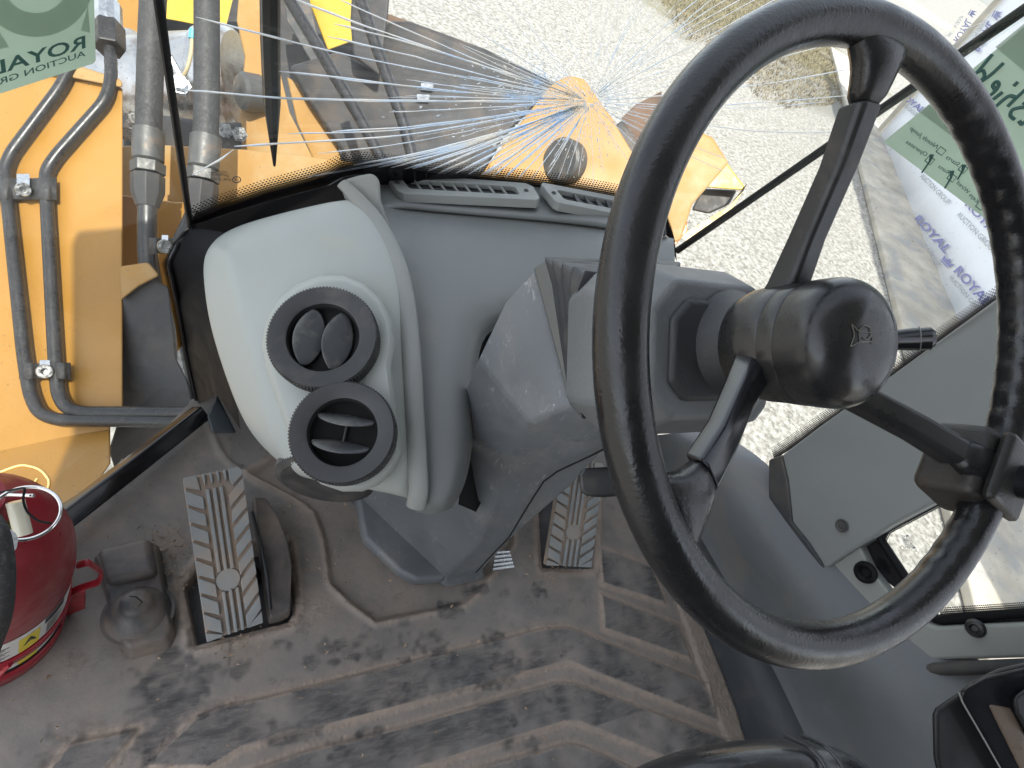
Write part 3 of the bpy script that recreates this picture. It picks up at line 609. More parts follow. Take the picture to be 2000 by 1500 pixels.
# ============================================================ LEFT CORNER GLASS
cL = PZ(385, 790, 0.0); cS = Vector((-.047, .66, .445)); cB = PZ(100, 1010, .03)
lpl = plane3(cL, cS, cB)
hitl = lambda x, y, u=0.004: PP(x, y, lpl) + (CAM - PP(x, y, lpl)).normalized() * u
lg = thing('left_corner_pane', 'dusty left corner window pane beside the dash, sage sticker on it', 'window', cL)
v = [PP(x, y, lpl) for x, y in [(385, 790), (330, 512), (372, 446), (352, 300), (332, 160), (308, -10), (285, -180), (-260, -260), (-260, 1280), (100, 1010)]]
obj('glass', v, [list(range(len(v)))], m_glassl, lg)
frit([(384, 778), (362, 680), (346, 590), (328, 512), (346, 475), (370, 448)], (-12, 3), lambda x, y: hitl(x, y, .003), lg, 5)
st = thing('auction_sticker', 'sage green sticker with mirrored ROYAL lettering stuck on the left pane', 'sticker', hitl(80, 80), 'sage auction stickers')
hs = lambda x, y: hitl(x, y, .002)
slab('sheet', [(-60, -60), (182, -60), (187, 118), (182, 124), (-40, 196)], hs, m_sticker, st, .0004, bevel=0)
arc = []
for r in (0, 1):
    R_ = (112, 62)[r]; arc.append([hitl(70 + R_ * math.cos(t), -32 + R_ * math.sin(t) * .93, .0045) for t in [math.pi * k / 24 for k in range(25)]])
v, f = grid(arc); obj('ring_print', v, f, m_stickerd, st)
v = [hitl(x, y, .0047) for x, y in [(172, 10), (176, 64), (158, 60)]]; obj('ray_print', v, [[0, 1, 2]], m_stickerd, st)
v = [hitl(x, y, .0047) for x, y in [(-14, 42), (18, 92), (-20, 100)]]; obj('ray_print', v, [[0, 1, 2]], m_stickerd, st)
hs2 = lambda x, y: hitl(x, y, .005)
text_on('mirrored_word', 'ROYAL', hs2, (166, 92), (-18, 148), (165, 68), m_sink, st, bold=.02)
text_on('mirrored_small_word', 'AUCTION GROUP', hs2, (166, 108), (-66, 186), (165, 97), m_sink, st, bold=.012)
# black frame around the pane
fr = thing('left_pane_frame', 'black steel window frame and rubber sill running down to the cab floor', 'window frame', cL)
sill = [PZ(395, 805, .035), PZ(250, 918, .035), PZ(108, 1027, .035), PZ(-100, 1187, .035)]
v, f = tube(sill, .021, 4, upv=Vector((0, 0, 1))); obj('sill', v, f, m_gloss, fr, bevel=.004)
inw = lambda pts, m_, name: obj(name, *grid(pts), m_, fr, smooth=50)
inw([[hitl(385, 790), hitl(362, 680), hitl(346, 590), hitl(328, 512), hitl(346, 474), hitl(374, 444)],
     [P(425, 770, .86), P(412, 690, .82), P(398, 600, .78), P(388, 510, .735), P(395, 482, .73), P(430, 452, .73)],
     [P(470, 840, .84), P(455, 740, .80), P(440, 640, .77), P(430, 540, .735), P(440, 500, .735), P(470, 470, .735)]], m_rubber, 'corner_trim')
v, f = tube(smooth_path([hitl(385, 790, .006), hitl(362, 680, .006), hitl(346, 590, .006), hitl(329, 512, .006), hitl(347, 474, .006), WS(374, 446, .01), WS(430, 424, .01), WS(520, 396, .01), WS(640, 364, .01), WS(672, 346, .01), WS(710, 342, .01)], .3, 4), .0035, 8)
obj('bead', v, f, m_gloss, fr, smooth=50)
band('lower_trim', [(372, 440), (430, 424), (520, 396), (640, 364), (672, 346), (715, 340)], (10, 46), lambda x, y: WS(x, y, .02), m_gloss, fr, smooth=60)
slab('foot_trim', [(424, 770), (462, 846), (414, 846), (404, 812)], lambda x, y: PZ(x, y, .06), mat('dark_blue_grey', (.02, .026, .03), .5), fr, .02, bevel=.004)
# ============================================================ RIGHT CORNER GLASS
c1, c2, c3 = Vector((.727, .66, .509)), Vector((.765, .50, .999)), PZ(1500, 893, .30)
rpl = plane3(c1, c2, c3)
hitr = lambda x, y, u=.004: PP(x, y, rpl) + (CAM - PP(x, y, rpl)).normalized() * u
rg = thing('right_corner_pane', 'clear right corner window pane with dotted lower edge behind the wheel', 'window', c3)
v = [PP(x, y, rpl) for x, y in [(1322, 490), (1300, 560), (1330, 800), (1395, 842), (1478, 886), (1500, 893), (1522, 884), (1600, 822), (1950, 566), (2200, 390), (2200, -170), (2060, -22)]]
obj('glass', v, [list(range(len(v)))], m_glass, rg)
frit([(1512, 898), (1540, 880), (1600, 836), (1700, 764), (1950, 582), (2060, 500)], (-6, -24), lambda x, y: hitr(x, y, .003), rg, 7)
st2 = thing('condition_sticker', 'large sage checklist sticker with mirrored handwriting on the right pane', 'sticker', hitr(1850, 300), 'sage auction stickers')
hr = lambda x, y: hitr(x, y, .002); hr2 = lambda x, y: hitr(x, y, .0045); hr3 = lambda x, y: hitr(x, y, .0035)
slab('sheet', [(1725, 277), (1816, 203), (2100, -30), (2200, 560), (1944, 442)], hr, m_sticker, st2, .0003, bevel=0)
v = [hr3(x, y) for x, y in [(1816, 204), (1888, 140), (1960, 196), (2060, 290), (2060, 420), (1990, 345), (1900, 275)]]
v = [hr3(x, y) for x, y in [(1796, 219), (1814, 204), (2010, 350), (2010, 378)]]; obj('dark_stripe', v, [[0, 1, 2, 3]], m_stickerd, st2)
v = [hr3(x, y) for x, y in [(1944, 92), (2010, 38), (2050, 180)]]; obj('dark_stripe', v, [[0, 1, 2]], m_stickerd, st2)
for s, p0, p1, pt in (('Needs Jump', (1829, 291), (1777, 253), (1833, 283)), ('Operates', (1809, 306), (1769, 279), (1813, 299)), ('Starts', (1872, 326), (1847, 309), (1876, 318)),
                      ('Runs', (1853, 341), (1832, 327), (1857, 334)), ('Keys Wired', (1908, 397), (1868, 358), (1914, 391))):
    text_on('checklist_line', s, hr2, p0, p1, pt, m_sink, st2, bold=.012)
def sqr(cx, cy, s=9.5):
    q = [(cx - s * 1.05, cy + 1), (cx - 1, cy - s * .95), (cx + s, cy - 1), (cx + 1, cy + s * .95)]
    v, f = tube([hr2(*k) for k in q + [q[0]]], .0006, 5); obj('tick_box', v, f, m_sink, st2)
for c in ((1838, 295), (1816, 313), (1881, 330), (1859, 347), (1915, 402)): sqr(*c)
for q in (((1820, 302), (1816, 315), (1800, 338)), ((1883, 322), (1880, 334), (1870, 351)), ((1860, 334), (1857, 348), (1845, 368))):
    v, f = tube([hr2(*k) for k in q], [.0024, .0012, .0009], 6); obj('tick_mark', v, f, m_sink, st2)
hand = [[(1938, 106), (1920, 128), (1908, 142), (1896, 148), (1900, 158), (1914, 160), (1924, 148), (1920, 136), (1908, 142)], [(1960, 123), (1936, 146), (1910, 164)],
        [(1917, 174), (1920, 186), (1932, 188), (1946, 176), (1952, 164), (1946, 158), (1938, 166), (1944, 176)], [(1958, 180), (1940, 194)], [(1988, 160), (1980, 168)],
        [(2006, 172), (1986, 190), (1968, 208)], [(1984, 190), (1972, 186), (1958, 196), (1945, 208)], [(1998, 200), (2010, 206)], [(2010, 208), (1992, 210), (1976, 214), (1972, 226), (1982, 234)], [(1990, 236), (1996, 244), (2004, 236)]]
for q in hand:
    v, f = tube(smooth_path([hr2(*k) for k in q], .4, 4), .0019, 6); obj('handwriting', v, f, m_sink, st2)
# ============================================================ RIGHT WALL: pillar cover, lower wall, door window
pc = thing('pillar_cover', 'smooth grey plastic pillar cover between right corner pane and door window', 'pillar cover', PX(1700, 900, .93))
front = [(1526, 888), (1600, 832), (1950, 578), (2080, 486), (2080, 860), (1870, 960), (1740, 1028), (1612, 1112), (1578, 1060), (1546, 1020), (1538, 940)]
fp = [PX(x, y, .915) for x, y in front]
v, f = poly_prism(fp, Vector((.05, .0, -.01))); obj('cover', v, f, m_pillar, pc, bevel=.006, seg=3)
side = [(1500, 898), (1526, 888), (1538, 940), (1546, 1020), (1578, 1060), (1612, 1112), (1600, 1114), (1530, 1080), (1503, 1030), (1500, 960)]
v, f = poly_prism([PX(x, y, .912) for x, y in side], Vector((.05, 0, 0))); obj('edge_return', v, f, m_walld, pc, bevel=.004)
c = PX(1644, 1027, .912); v, f = lathe([(.011, 0), (.009, .0008), (.006, -.0005), (.003, .0006), (.002, .0002)], c, Vector((-1, 0, .1)), 20); obj('screw_recess', v, f, m_walld, pc, smooth=40)
lw = thing('lower_right_wall', 'moulded blue-grey lower side wall curving up from the floor mat on the right', 'wall panel', PZ(1450, 1300, 0))
rowsW = [
 [PZ(1180, 880, 0), PZ(1232, 962, 0), PZ(1300, 1080, 0), PZ(1362, 1196, 0), PZ(1434, 1376, 0), PZ(1478, 1520, 0), PZ(1510, 1640, 0)],
 [PZ(1240, 850, .03), PZ(1300, 930, .03), PZ(1375, 1060, .03), PZ(1445, 1180, .03), PZ(1530, 1340, .03), PZ(1600, 1500, .03), PZ(1650, 1640, .03)],
 [PX(1310, 850, .85), PX(1370, 900, .85), PX(1452, 1020, .86), PX(1545, 1170, .86), PX(1650, 1320, .86), PX(1790, 1500, .86), PX(1880, 1640, .86)],
 [PX(1345, 836, .90), PX(1420, 870, .90), PX(1500, 990, .905), PX(1600, 1130, .905), PX(1740, 1285, .90), PX(1900, 1440, .895), PX(2040, 1600, .89)],
 [PX(1378, 830, .945), PX(1490, 890, .945), PX(1545, 960, .945), PX(1640, 1060, .945), PX(1800, 1240, .945), PX(1990, 1320, .945), PX(2200, 1480, .945)]]
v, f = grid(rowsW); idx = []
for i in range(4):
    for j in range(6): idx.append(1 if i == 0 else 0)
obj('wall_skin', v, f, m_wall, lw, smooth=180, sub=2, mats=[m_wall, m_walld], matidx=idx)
for a, b2 in (((1490, 1335), (1590, 1300)), ((1510, 1390), (1640, 1345)), ((1530, 1412), (1660, 1362)), ((1468, 1290), (1530, 1265))):
    v, f = tube([PZ(*a, .028), PZ(*b2, .034)], .004, 8); obj('floor_rib', v, f, m_walld, lw, smooth=60)
# lower window frame pieces
dw = thing('door_window', 'small lower door window with rounded black frame, bottom right', 'window', PX(1830, 1205, .945))
hitd = lambda x, y, X=.94: PX(x, y, X)
wf = [(1720, 1052), (1730, 1030), (1790, 996), (1872, 955), (2100, 850), (2200, 1195), (2000, 1194), (1840, 1208), (1826, 1200), (1776, 1136)]
obj('glass', [hitd(*q) for q in wf], [list(range(len(wf)))], m_glass, dw)
v, f = tube(smooth_path([hitd(*q, .938) for q in [(2140, 830), (1872, 955), (1732, 1028), (1718, 1050), (1776, 1138), (1826, 1206), (1842, 1211), (2000, 1197), (2180, 1190)]], .25, 4), .0065, 10); obj('frame_bead', v, f, m_rubber, dw, smooth=60)
fo = [(2140, 815), (1872, 940), (1690, 1030), (1672, 1050), (1700, 1110), (1762, 1160), (1790, 1200), (1822, 1222), (2000, 1214), (2180, 1206)]
fi = [(2140, 835), (1872, 957), (1735, 1030), (1722, 1052), (1740, 1085), (1776, 1136), (1800, 1168), (1832, 1204), (2000, 1194), (2180, 1188)]
v, f = grid([[hitd(*q, .942) for q in fo], [hitd(*q, .942) for q in fi]]); obj('frame', v, f, m_gloss, dw, solid=.004)
frit([(2180, 1192), (2000, 1195), (1836, 1206)], (0, -20), lambda x, y: hitd(x, y, .937), dw, 5)
frit([(1722, 1050), (1732, 1030), (1872, 956), (2140, 834)], (8, 12), lambda x, y: hitd(x, y, .937), dw, 4)
for i, s in enumerate(('TEMPERED', '43R-001', 'E4')):
    text_on('glass_stamp', s, lambda x, y: hitd(x, y, .938), (1757 + i * 6, 1046), (1773 + i * 6, 1074), (1762 + i * 6, 1044), m_bink2, dw)
pp_ = thing('pale_corner_panel', 'pale dusty trim panel with a black rubber grommet under the pillar cover', 'trim panel', PX(1670, 1120, .93))
v, f = poly_prism([PX(x, y, .925) for x, y in [(1612, 1112), (1672, 1052), (1700, 1112), (1738, 1160), (1660, 1208), (1636, 1160), (1604, 1116)]], Vector((.02, 0, 0))); obj('panel', v, f, m_beige, pp_, bevel=.004)
c = PX(1690, 1118, .922); v, f = lathe([(.0, -.004), (.006, -.004), (.008, .001), (.012, .004), (.0175, .002), (.018, -.002)], c, Vector((-1, -.05, .1)), 24); obj('grommet', v, f, m_rubber, pp_, smooth=50)
pw = thing('pale_lower_panel', 'pale grey trim strip with one black screw below the door window', 'trim panel', PX(1900, 1250, .93))
v, f = poly_prism([PX(x, y, .925) for x, y in [(1800, 1212), (1826, 1224), (2000, 1216), (2200, 1205), (2200, 1290), (2000, 1286), (1830, 1290), (1785, 1300), (1720, 1270)]], Vector((.03, 0, -.005))); obj('panel', v, f, m_beige, pw, bevel=.006)
v, f = tube(smooth_path([PX(x, y, .922) for x, y in [(1715, 1272), (1770, 1304), (1800, 1308), (2000, 1300), (2200, 1296)]], .3, 3), .009, 10); obj('groove_trim', v, f, m_walld, pw, smooth=60)
c = PX(1905, 1227, .922); v, f = lathe([(0, .002), (.004, .002), (.006, .005), (.010, .004), (.0125, 0)], c, Vector((-1, 0, .2)), 20); obj('screw', v, f, m_black, pw, smooth=40)
# unseen cab shell: roof and windowless rear wall put in to block the sun
def wallbox(name, x0, x1, y0, y1, z0, z1, m=m_beige):
    v, f = box(Vector(((x0 + x1) / 2, (y0 + y1) / 2, (z0 + z1) / 2)), Vector(((x1 - x0) / 2, 0, 0)), Vector((0, (y1 - y0) / 2, 0)), Vector((0, 0, (z1 - z0) / 2)))
    o = obj(name, v, f, m, bevel=.01); o['kind'] = 'structure'; return o
wallbox('cab_roof', -.62, 1.30, -1.15, .34, 1.72, 1.80)
wallbox('cab_rear_wall', -.42, 1.08, -1.08, -1.02, -.02, 1.72, m_walld)
v, f = poly_prism([Vector((-.36, -1.0, -.06)), Vector((.95, -1.0, -.06)), Vector((.95, .47, -.06)), Vector((.745, .68, -.06)), cL + Vector((0, 0, -.06)), PZ(0, 1088, -.06), Vector((-.36, PZ(-160, 1212, 0).y, -.06))], Vector((0, 0, .03)))
o = obj('cab_underfloor', v, f, m_walld); o['kind'] = 'structure'
for nm, x in (('left_rear_post', -.40), ('right_rear_post', .98)): wallbox(nm, x, x + .08, -1.0, -.9, -.02, 1.72, m_walld)
# front bulkhead under the dash
v, f = poly_prism([Vector((-.05, .69, -.02)), Vector((.75, .69, -.02)), Vector((.75, .69, .42)), Vector((-.05, .69, .40))], Vector((0, .02, 0)))
o = obj('front_bulkhead', v, f, m_walld); o['kind'] = 'structure'
# ============================================================ FLOOR MAT (height field moulded in rubber)
fm = thing('floor_mat', 'dusty black moulded rubber floor mat with raised chevron pads and scuffs', 'floor mat', (.3, .1, 0))
X0, X1, Y0, Y1, ST = -.40, .98, -.42, .72, .0022
xs = np.arange(X0, X1, ST); ys = np.arange(Y0, Y1, ST); GX, GY = np.meshgrid(xs, ys)
def w2(pts): return [tuple(PZ(x, y, 0)[:2]) for x, y in pts]
def dist_poly(pts, closed=True):
    D = np.full(GX.shape, 9.); n = len(pts); ins = np.zeros(GX.shape, bool)
    for i in range(n if closed else n - 1):
        ax, ay = pts[i]; bx, by = pts[(i + 1) % n]; dx, dy = bx - ax, by - ay; L2 = dx * dx + dy * dy + 1e-12
        t = np.clip(((GX - ax) * dx + (GY - ay) * dy) / L2, 0, 1); D = np.minimum(D, np.hypot(GX - ax - t * dx, GY - ay - t * dy))
        if closed:
            c = ((ay > GY) != (by > GY)) & (GX < (bx - ax) * (GY - ay) / (by - ay + 1e-12) + ax); ins ^= c
    return np.where(ins, -D, D) if closed else D
def sstep(d, w): t = np.clip((-d / w + 1) / 2, 0, 1); return t * t * (3 - 2 * t)
def vnoise(sc, seed):
    r = np.random.default_rng(seed); g_ = r.random((64, 64)); u = (GX * sc) % 63; w = (GY * sc) % 63; i = u.astype(int); j = w.astype(int); fu = u - i; fv = w - j
    fu = fu * fu * (3 - 2 * fu); fv = fv * fv * (3 - 2 * fv)
    return (g_[j, i] * (1 - fu) + g_[j, i + 1] * fu) * (1 - fv) + (g_[j + 1, i] * (1 - fu) + g_[j + 1, i + 1] * fu) * fv
PADS = np.zeros(GX.shape); Z = np.zeros(GX.shape); DU = np.zeros(GX.shape)                # height, settled dust
pads = [[(280, 1500), (384, 1400), (430, 1380), (512, 1364), (650, 1330), (800, 1292), (1060, 1228), (1110, 1226), (1150, 1240), (1382, 1336), (1402, 1410), (1110, 1294), (1070, 1302), (800, 1376), (650, 1416), (560, 1434), (472, 1462), (410, 1500)],
        [(480, 1510), (600, 1466), (800, 1416), (1080, 1334), (1122, 1334), (1442, 1452), (1480, 1560), (1298, 1480), (1130, 1412), (1100, 1412), (822, 1500), (700, 1560), (470, 1560)],
        [(800, 1580), (930, 1500), (1110, 1452), (1140, 1458), (1260, 1510), (1350, 1580)],
        [(1170, 1068), (1274, 1108), (1300, 1178), (1176, 1140)], [(1174, 1160), (1326, 1220), (1350, 1288), (1180, 1228)], [(96, 1500), (136, 1452), (268, 1424), (208, 1500), (150, 1560), (80, 1560)]]
for k, p in enumerate(pads):
    d = dist_poly(w2(p)); h = (.006, .006, .006, .0045, .0045, .005)[k]; Z += h * sstep(d, .0028); DU = np.maximum(DU, np.exp(-(np.maximum(d + .001, 0) / .010) ** 2) * (d > -.004) * (.5 + .5 * vnoise(30, k))); DU = np.maximum(DU, .62 * np.exp(-(np.maximum(d, 0) / .024) ** 2) * (d > 0) * (.6 + .4 * vnoise(50, k))); PADS = np.maximum(PADS, (d < -.003) * 1.0)
    DU = np.maximum(DU, np.exp(-((d - .004) / .006) ** 2) * .9)
# lowered tray around the column, with raised lip
tray = dist_poly(w2([(488, 924), (560, 962), (616, 996), (636, 1050), (648, 1136), (690, 1176), (736, 1210), (906, 1176), (938, 1148), (1000, 1060), (1000, 900), (600, 860)]))
Z -= .010 * sstep(tray, .006); Z += .004 * np.exp(-((tray - .006) / .006) ** 2); DU = np.maximum(DU, .75 * np.exp(-((tray - .004) / .010) ** 2)); DU = np.maximum(DU, .55 * (tray < 0) * vnoise(18, 11))
t2 = dist_poly(w2([(405, 820), (430, 880), (448, 905), (520, 945), (600, 985)]), False); Z += .006 * np.exp(-(t2 / .006) ** 2)
t3 = dist_poly(w2([(1326, 1180), (1362, 1196), (1434, 1376), (1470, 1500), (1500, 1620), (1470, 1620), (1420, 1450), (1404, 1412)])); Z += .006 * sstep(t3, .005); DU = np.maximum(DU, .8 * sstep(t3, .01)); DU = np.maximum(DU, .8 * np.exp(-((t3 - .004) / .009) ** 2))
# pedal wells
for w in ([(362, 1145), (400, 1095), (560, 1060), (575, 1190), (562, 1212), (386, 1256)], [(1055, 1000), (1090, 960), (1165, 965), (1158, 1108), (1062, 1106)]):
    d = dist_poly(w2(w)); Z -= .035 * sstep(d, .003); Z += .004 * np.exp(-((d - .012) / .006) ** 2); DU = np.maximum(DU, .8 * np.exp(-((d - .008) / .012) ** 2))
# debris and dust drifts
DU = np.maximum(DU, .35 * vnoise(9, 3) * vnoise(31, 4) * 1.6)
for (x, y), r, a in (((330, 1060), .04, .6), ((600, 1000), .06, .5), ((1080, 1120), .06, .8), ((1130, 1180), .04, .5), ((700, 1260), .10, .35), ((300, 1290), .05, .6), ((480, 1260), .05, .9), ((620, 1180), .06, .7), ((1300, 1100), .05, .8), ((1220, 1020), .05, .7), ((1160, 990), .04, .7), ((550, 1060), .05, .6)):
    p = PZ(x, y, 0); DU = np.maximum(DU, a * np.exp(-((GX - p.x) ** 2 + (GY - p.y) ** 2) / r ** 2) * (.4 + .6 * vnoise(22, int(x))))
Z += .0012 * vnoise(40, 8) + .0022 * vnoise(7, 9); Z += .0006 * rng.standard_normal(Z.shape) * (DU > .5)
Z += .05 * np.clip((GY - .60) / .1, 0, 1) ** 2
# black shoe scuffs
SK = np.zeros(GX.shape)
for k, (x, y, w, h_) in enumerate([(320, 1350, 40, 60), (360, 1400, 50, 70), (380, 1350, 16, 26), (700, 1255, 30, 24), (740, 1270, 20, 20), (640, 1270, 16, 16), (610, 1290, 12, 14), (655, 1295, 12, 10), (790, 1250, 20, 30), (845, 1262, 34, 22), (880, 1290, 20, 12), (560, 1260, 18, 12), (870, 1190, 40, 16), (930, 1150, 30, 12), (960, 1250, 30, 14),
                             (900, 1310, 60, 18), (980, 1290, 40, 20), (840, 1330, 50, 16), (560, 1430, 40, 20), (650, 1440, 16, 14), (720, 1430, 20, 10), (960, 1330, 50, 12), (1080, 1360, 30, 12), (1020, 1450, 40, 12), (1100, 1270, 30, 30), (800, 1350, 80, 14), (1060, 1150, 20, 18), (150, 1460, 40, 24), (470, 1310, 14, 20), (300, 1430, 30, 20), (700, 1470, 60, 20), (950, 1410, 50, 14)]):
    p = PZ(x, y, 0); a = math.atan2(PZ(x + 10, y, 0).y - p.y, PZ(x + 10, y, 0).x - p.x); sx, sy = w * .00095, h_ * .00095
    u = (GX - p.x) * math.cos(a) + (GY - p.y) * math.sin(a); q = -(GX - p.x) * math.sin(a) + (GY - p.y) * math.cos(a)
    rr = (u / sx) ** 2 + (q / sy) ** 2 + (vnoise(110, k) - .5) * 2.0 + (vnoise(38, k + 50) - .5) * 2.6; SK = np.maximum(SK, np.clip((1.15 - rr) * .8, 0, 1) * (.35 + .55 * vnoise(60, k + 9)))
SK = np.maximum(SK, PADS * np.clip((vnoise(16, 77) * .6 + vnoise(45, 78) * .5 - .30) * 1.3, 0, .75)); DU *= (1 - .6 * SK)
ny, nx_ = GX.shape; V = np.stack([GX.ravel() - .3, GY.ravel() - .1, Z.ravel() - .004], 1)
ii = np.arange(nx_ * (ny - 1)).reshape(ny - 1, nx_)[:, :-1].ravel(); fq = np.stack([ii, ii + 1, ii + 1 + nx_, ii + nx_], 1)
cx = (GX[:-1, :-1] + ST / 2).ravel(); cy = (GY[:-1, :-1] + ST / 2).ravel()
# keep what lies inside the cab outline
lx0, ly0 = cL.x, cL.y; lx1, ly1 = PZ(0, 1088, 0)[:2]
keep = ((cx - lx0) * (ly1 - ly0) - (cy - ly0) * (lx1 - lx0)) < 0.0
if not keep[(np.abs(cx - .3) < .01) & (np.abs(cy - .1) < .01)].any(): keep = ~keep
rb = w2([(1180, 880), (1232, 962), (1300, 1080), (1362, 1196), (1434, 1376), (1478, 1520), (1510, 1640)])
rxs = np.interp(cy, [p[1] for p in rb][::-1], [p[0] for p in rb][::-1]); keep &= cx < rxs + .02
fq = fq[keep]
me = bpy.data.meshes.new('mat_sheet'); me.vertices.add(len(V)); me.vertices.foreach_set('co', V.ravel().astype('f'))
me.loops.add(fq.size); me.loops.foreach_set('vertex_index', fq.ravel().astype('i')); me.polygons.add(len(fq)); me.polygons.foreach_set('loop_start', np.arange(0, fq.size, 4).astype('i')); me.polygons.foreach_set('use_smooth', np.ones(len(fq), bool)); me.update(calc_edges=True)
for nm, A in (('dust', DU), ('scuff', SK)):
    at = me.attributes.new(nm, 'FLOAT', 'POINT'); at.data.foreach_set('value', np.clip(A, 0, 1).ravel().astype('f'))
def mat_mat():
    m = bpy.data.materials.new('dusty_rubber_mat'); m.use_nodes = True; nt = m.node_tree; N = nt.nodes; L = nt.links; b = N['Principled BSDF']
    tc = N.new('ShaderNodeTexCoord')
    def noise(s, det, r=.6, dist=0, vec=None):
        n = N.new('ShaderNodeTexNoise'); n.inputs['Scale'].default_value = s; n.inputs['Detail'].default_value = det; n.inputs['Roughness'].default_value = r; n.inputs['Distortion'].default_value = dist
        L.new(vec or tc.outputs['Object'], n.inputs['Vector']); return n.outputs[0]
    def rng_(src, a, c, lo=0, hi=1):
        r = N.new('ShaderNodeMapRange'); r.inputs[1].default_value = a; r.inputs[2].default_value = c; r.inputs[3].default_value = lo; r.inputs[4].default_value = hi; L.new(src, r.inputs[0]); return r.outputs[0]
    def mixc(fc, a, c):
        x = N.new('ShaderNodeMix'); x.data_type = 'RGBA'; L.new(fc, x.inputs[0])
        for i, v in ((6, a), (7, c)):
            if isinstance(v, tuple): x.inputs[i].default_value = (*v, 1)
            else: L.new(v, x.inputs[i])
        return x.outputs[2]
    def mth(op, a, c):
        x = N.new('ShaderNodeMath'); x.operation = op; x.use_clamp = True
        for i, v in enumerate((a, c)):
            if isinstance(v, (int, float)): x.inputs[i].default_value = v
            else: L.new(v, x.inputs[i])
        return x.outputs[0]
    ad = N.new('ShaderNodeAttribute'); ad.attribute_name = 'dust'; asc = N.new('ShaderNodeAttribute'); asc.attribute_name = 'scuff'
    base = mixc(rng_(noise(7, 7, .7, .6), .35, .68), (.145, .140, .132), (.235, .215, .195))
    mp = N.new('ShaderNodeMapping'); mp.inputs['Scale'].default_value = (14, 70, 10); mp.inputs['Rotation'].default_value = (0, 0, .25); L.new(tc.outputs['Object'], mp.inputs[0])
    base = mixc(rng_(noise(1.0, 6, .7, 1.2, mp.outputs[0]), .5, .72, 0, .5), base, (.22, .19, .165))
    base = mixc(rng_(noise(22, 6, .75), .56, .66, 0, .55), base, (.055, .055, .058))
    dn_ = mth('MULTIPLY', ad.outputs['Fac'], rng_(noise(55, 5, .7), .25, .6, .45, 1.0))
    base = mixc(dn_, base, (.375, .295, .23))
    mp2 = N.new('ShaderNodeMapping'); mp2.inputs['Scale'].default_value = (30, 120, 10); mp2.inputs['Rotation'].default_value = (0, 0, .9); L.new(tc.outputs['Object'], mp2.inputs[0])
    base = mixc(mth('MULTIPLY', asc.outputs['Fac'], rng_(noise(1.2, 4, .6, .5, mp2.outputs[0]), .3, .6, .35, 1)), base, (.026, .027, .030))
    L.new(base, b.inputs['Base Color']); L.new(rng_(noise(30, 4), .3, .7, .72, .95), b.inputs['Roughness'])
    bp = N.new('ShaderNodeBump'); bp.inputs['Strength'].default_value = .5; bp.inputs['Distance'].default_value = .0012; L.new(noise(160, 6, .7), bp.inputs['Height']); L.new(bp.outputs[0], b.inputs['Normal']); return m
me.materials.append(mat_mat()); mo = bpy.data.objects.new('mat_sheet', me); COL.objects.link(mo); mo.parent = fm
# crumbs and grit
V, F = [], []
for i in range(900):
    if i % 3: q = random.choice([(330, 1070), (300, 1050), (345, 1090), (560, 1010), (470, 1262), (1075, 1110), (640, 1100), (700, 985), (330, 1140), (150, 1020), (200, 960)]); x, y = q[0] + random.gauss(0, 26), q[1] + random.gauss(0, 22)
    else: x, y = random.uniform(20, 1400), random.uniform(900, 1500)
    c = PZ(x, y, .003); r = random.uniform(.0006, .0022); k = len(V)
    for _ in range(4): V.append(c + Vector((random.gauss(0, r), random.gauss(0, r), abs(random.gauss(0, r)))))
    F += [[k, k + 1, k + 2], [k, k + 2, k + 3], [k, k + 1, k + 3], [k + 1, k + 2, k + 3]]
o = obj('floor_grit', V, F, mat('grit', (.30, .22, .15), .9, var=.6, vscale=60)); o['kind'] = 'stuff'
# ============================================================ FOOT SWITCH COVER (rubber hump)
fs = thing('foot_switch_cover', 'dark rubber hump with torn round nub, left of the left pedal', 'rubber cover', PZ(265, 1180, 0))
A = [(186, 1092), (206, 1076), (290, 1062), (312, 1072), (342, 1236), (330, 1262), (256, 1284), (238, 1270)]
def ringA(k, z, dz=0):
    cx_ = sum(p[0] for p in A) / 8; cy_ = sum(p[1] for p in A) / 8; return [PZ(cx_ + (x - cx_) * k, cy_ + (y - cy_) * k, 0) + Vector((0, 0, z)) for x, y in A]
v, f = loft([ringA(1.06, -.004), ringA(1.0, .006), ringA(.95, .020), ringA(.88, .026), ringA(.6, .027)]); obj('base', v, f, m_house, fs, bevel=.007, seg=3)
hm = [(196, 1088), (300, 1066), (314, 1140), (214, 1158)]
cc = sum((PZ(*q, 0) for q in hm), Vector((0, 0, 0))) / 4
rr = lambda k, z: [cc + (PZ(*q, 0) - cc) * k + Vector((0, 0, z)) for q in hm]
v, f = loft([rr(1.04, .012), rr(.92, .044)]); obj('hump', v, f, m_house, fs, bevel=.010, seg=4)
c = PZ(270, 1196, .020); v, f = lathe([(.046, -.003), (.042, -.004), (.036, .008), (.028, .020), (.021, .024), (.020, .034), (.015, .040), (.006, .041), (0, .041)], c, Vector((0, .1, 1)), 32); obj('nub', v, f, m_house, fs, smooth=60)
v, f = tube([PZ(252, 1165, .066), PZ(266, 1166, .068), PZ(278, 1176, .068), PZ(270, 1184, .068)], [.0006, .001, .001, .0005], 5); obj('tear', v, f, m_void, fs)
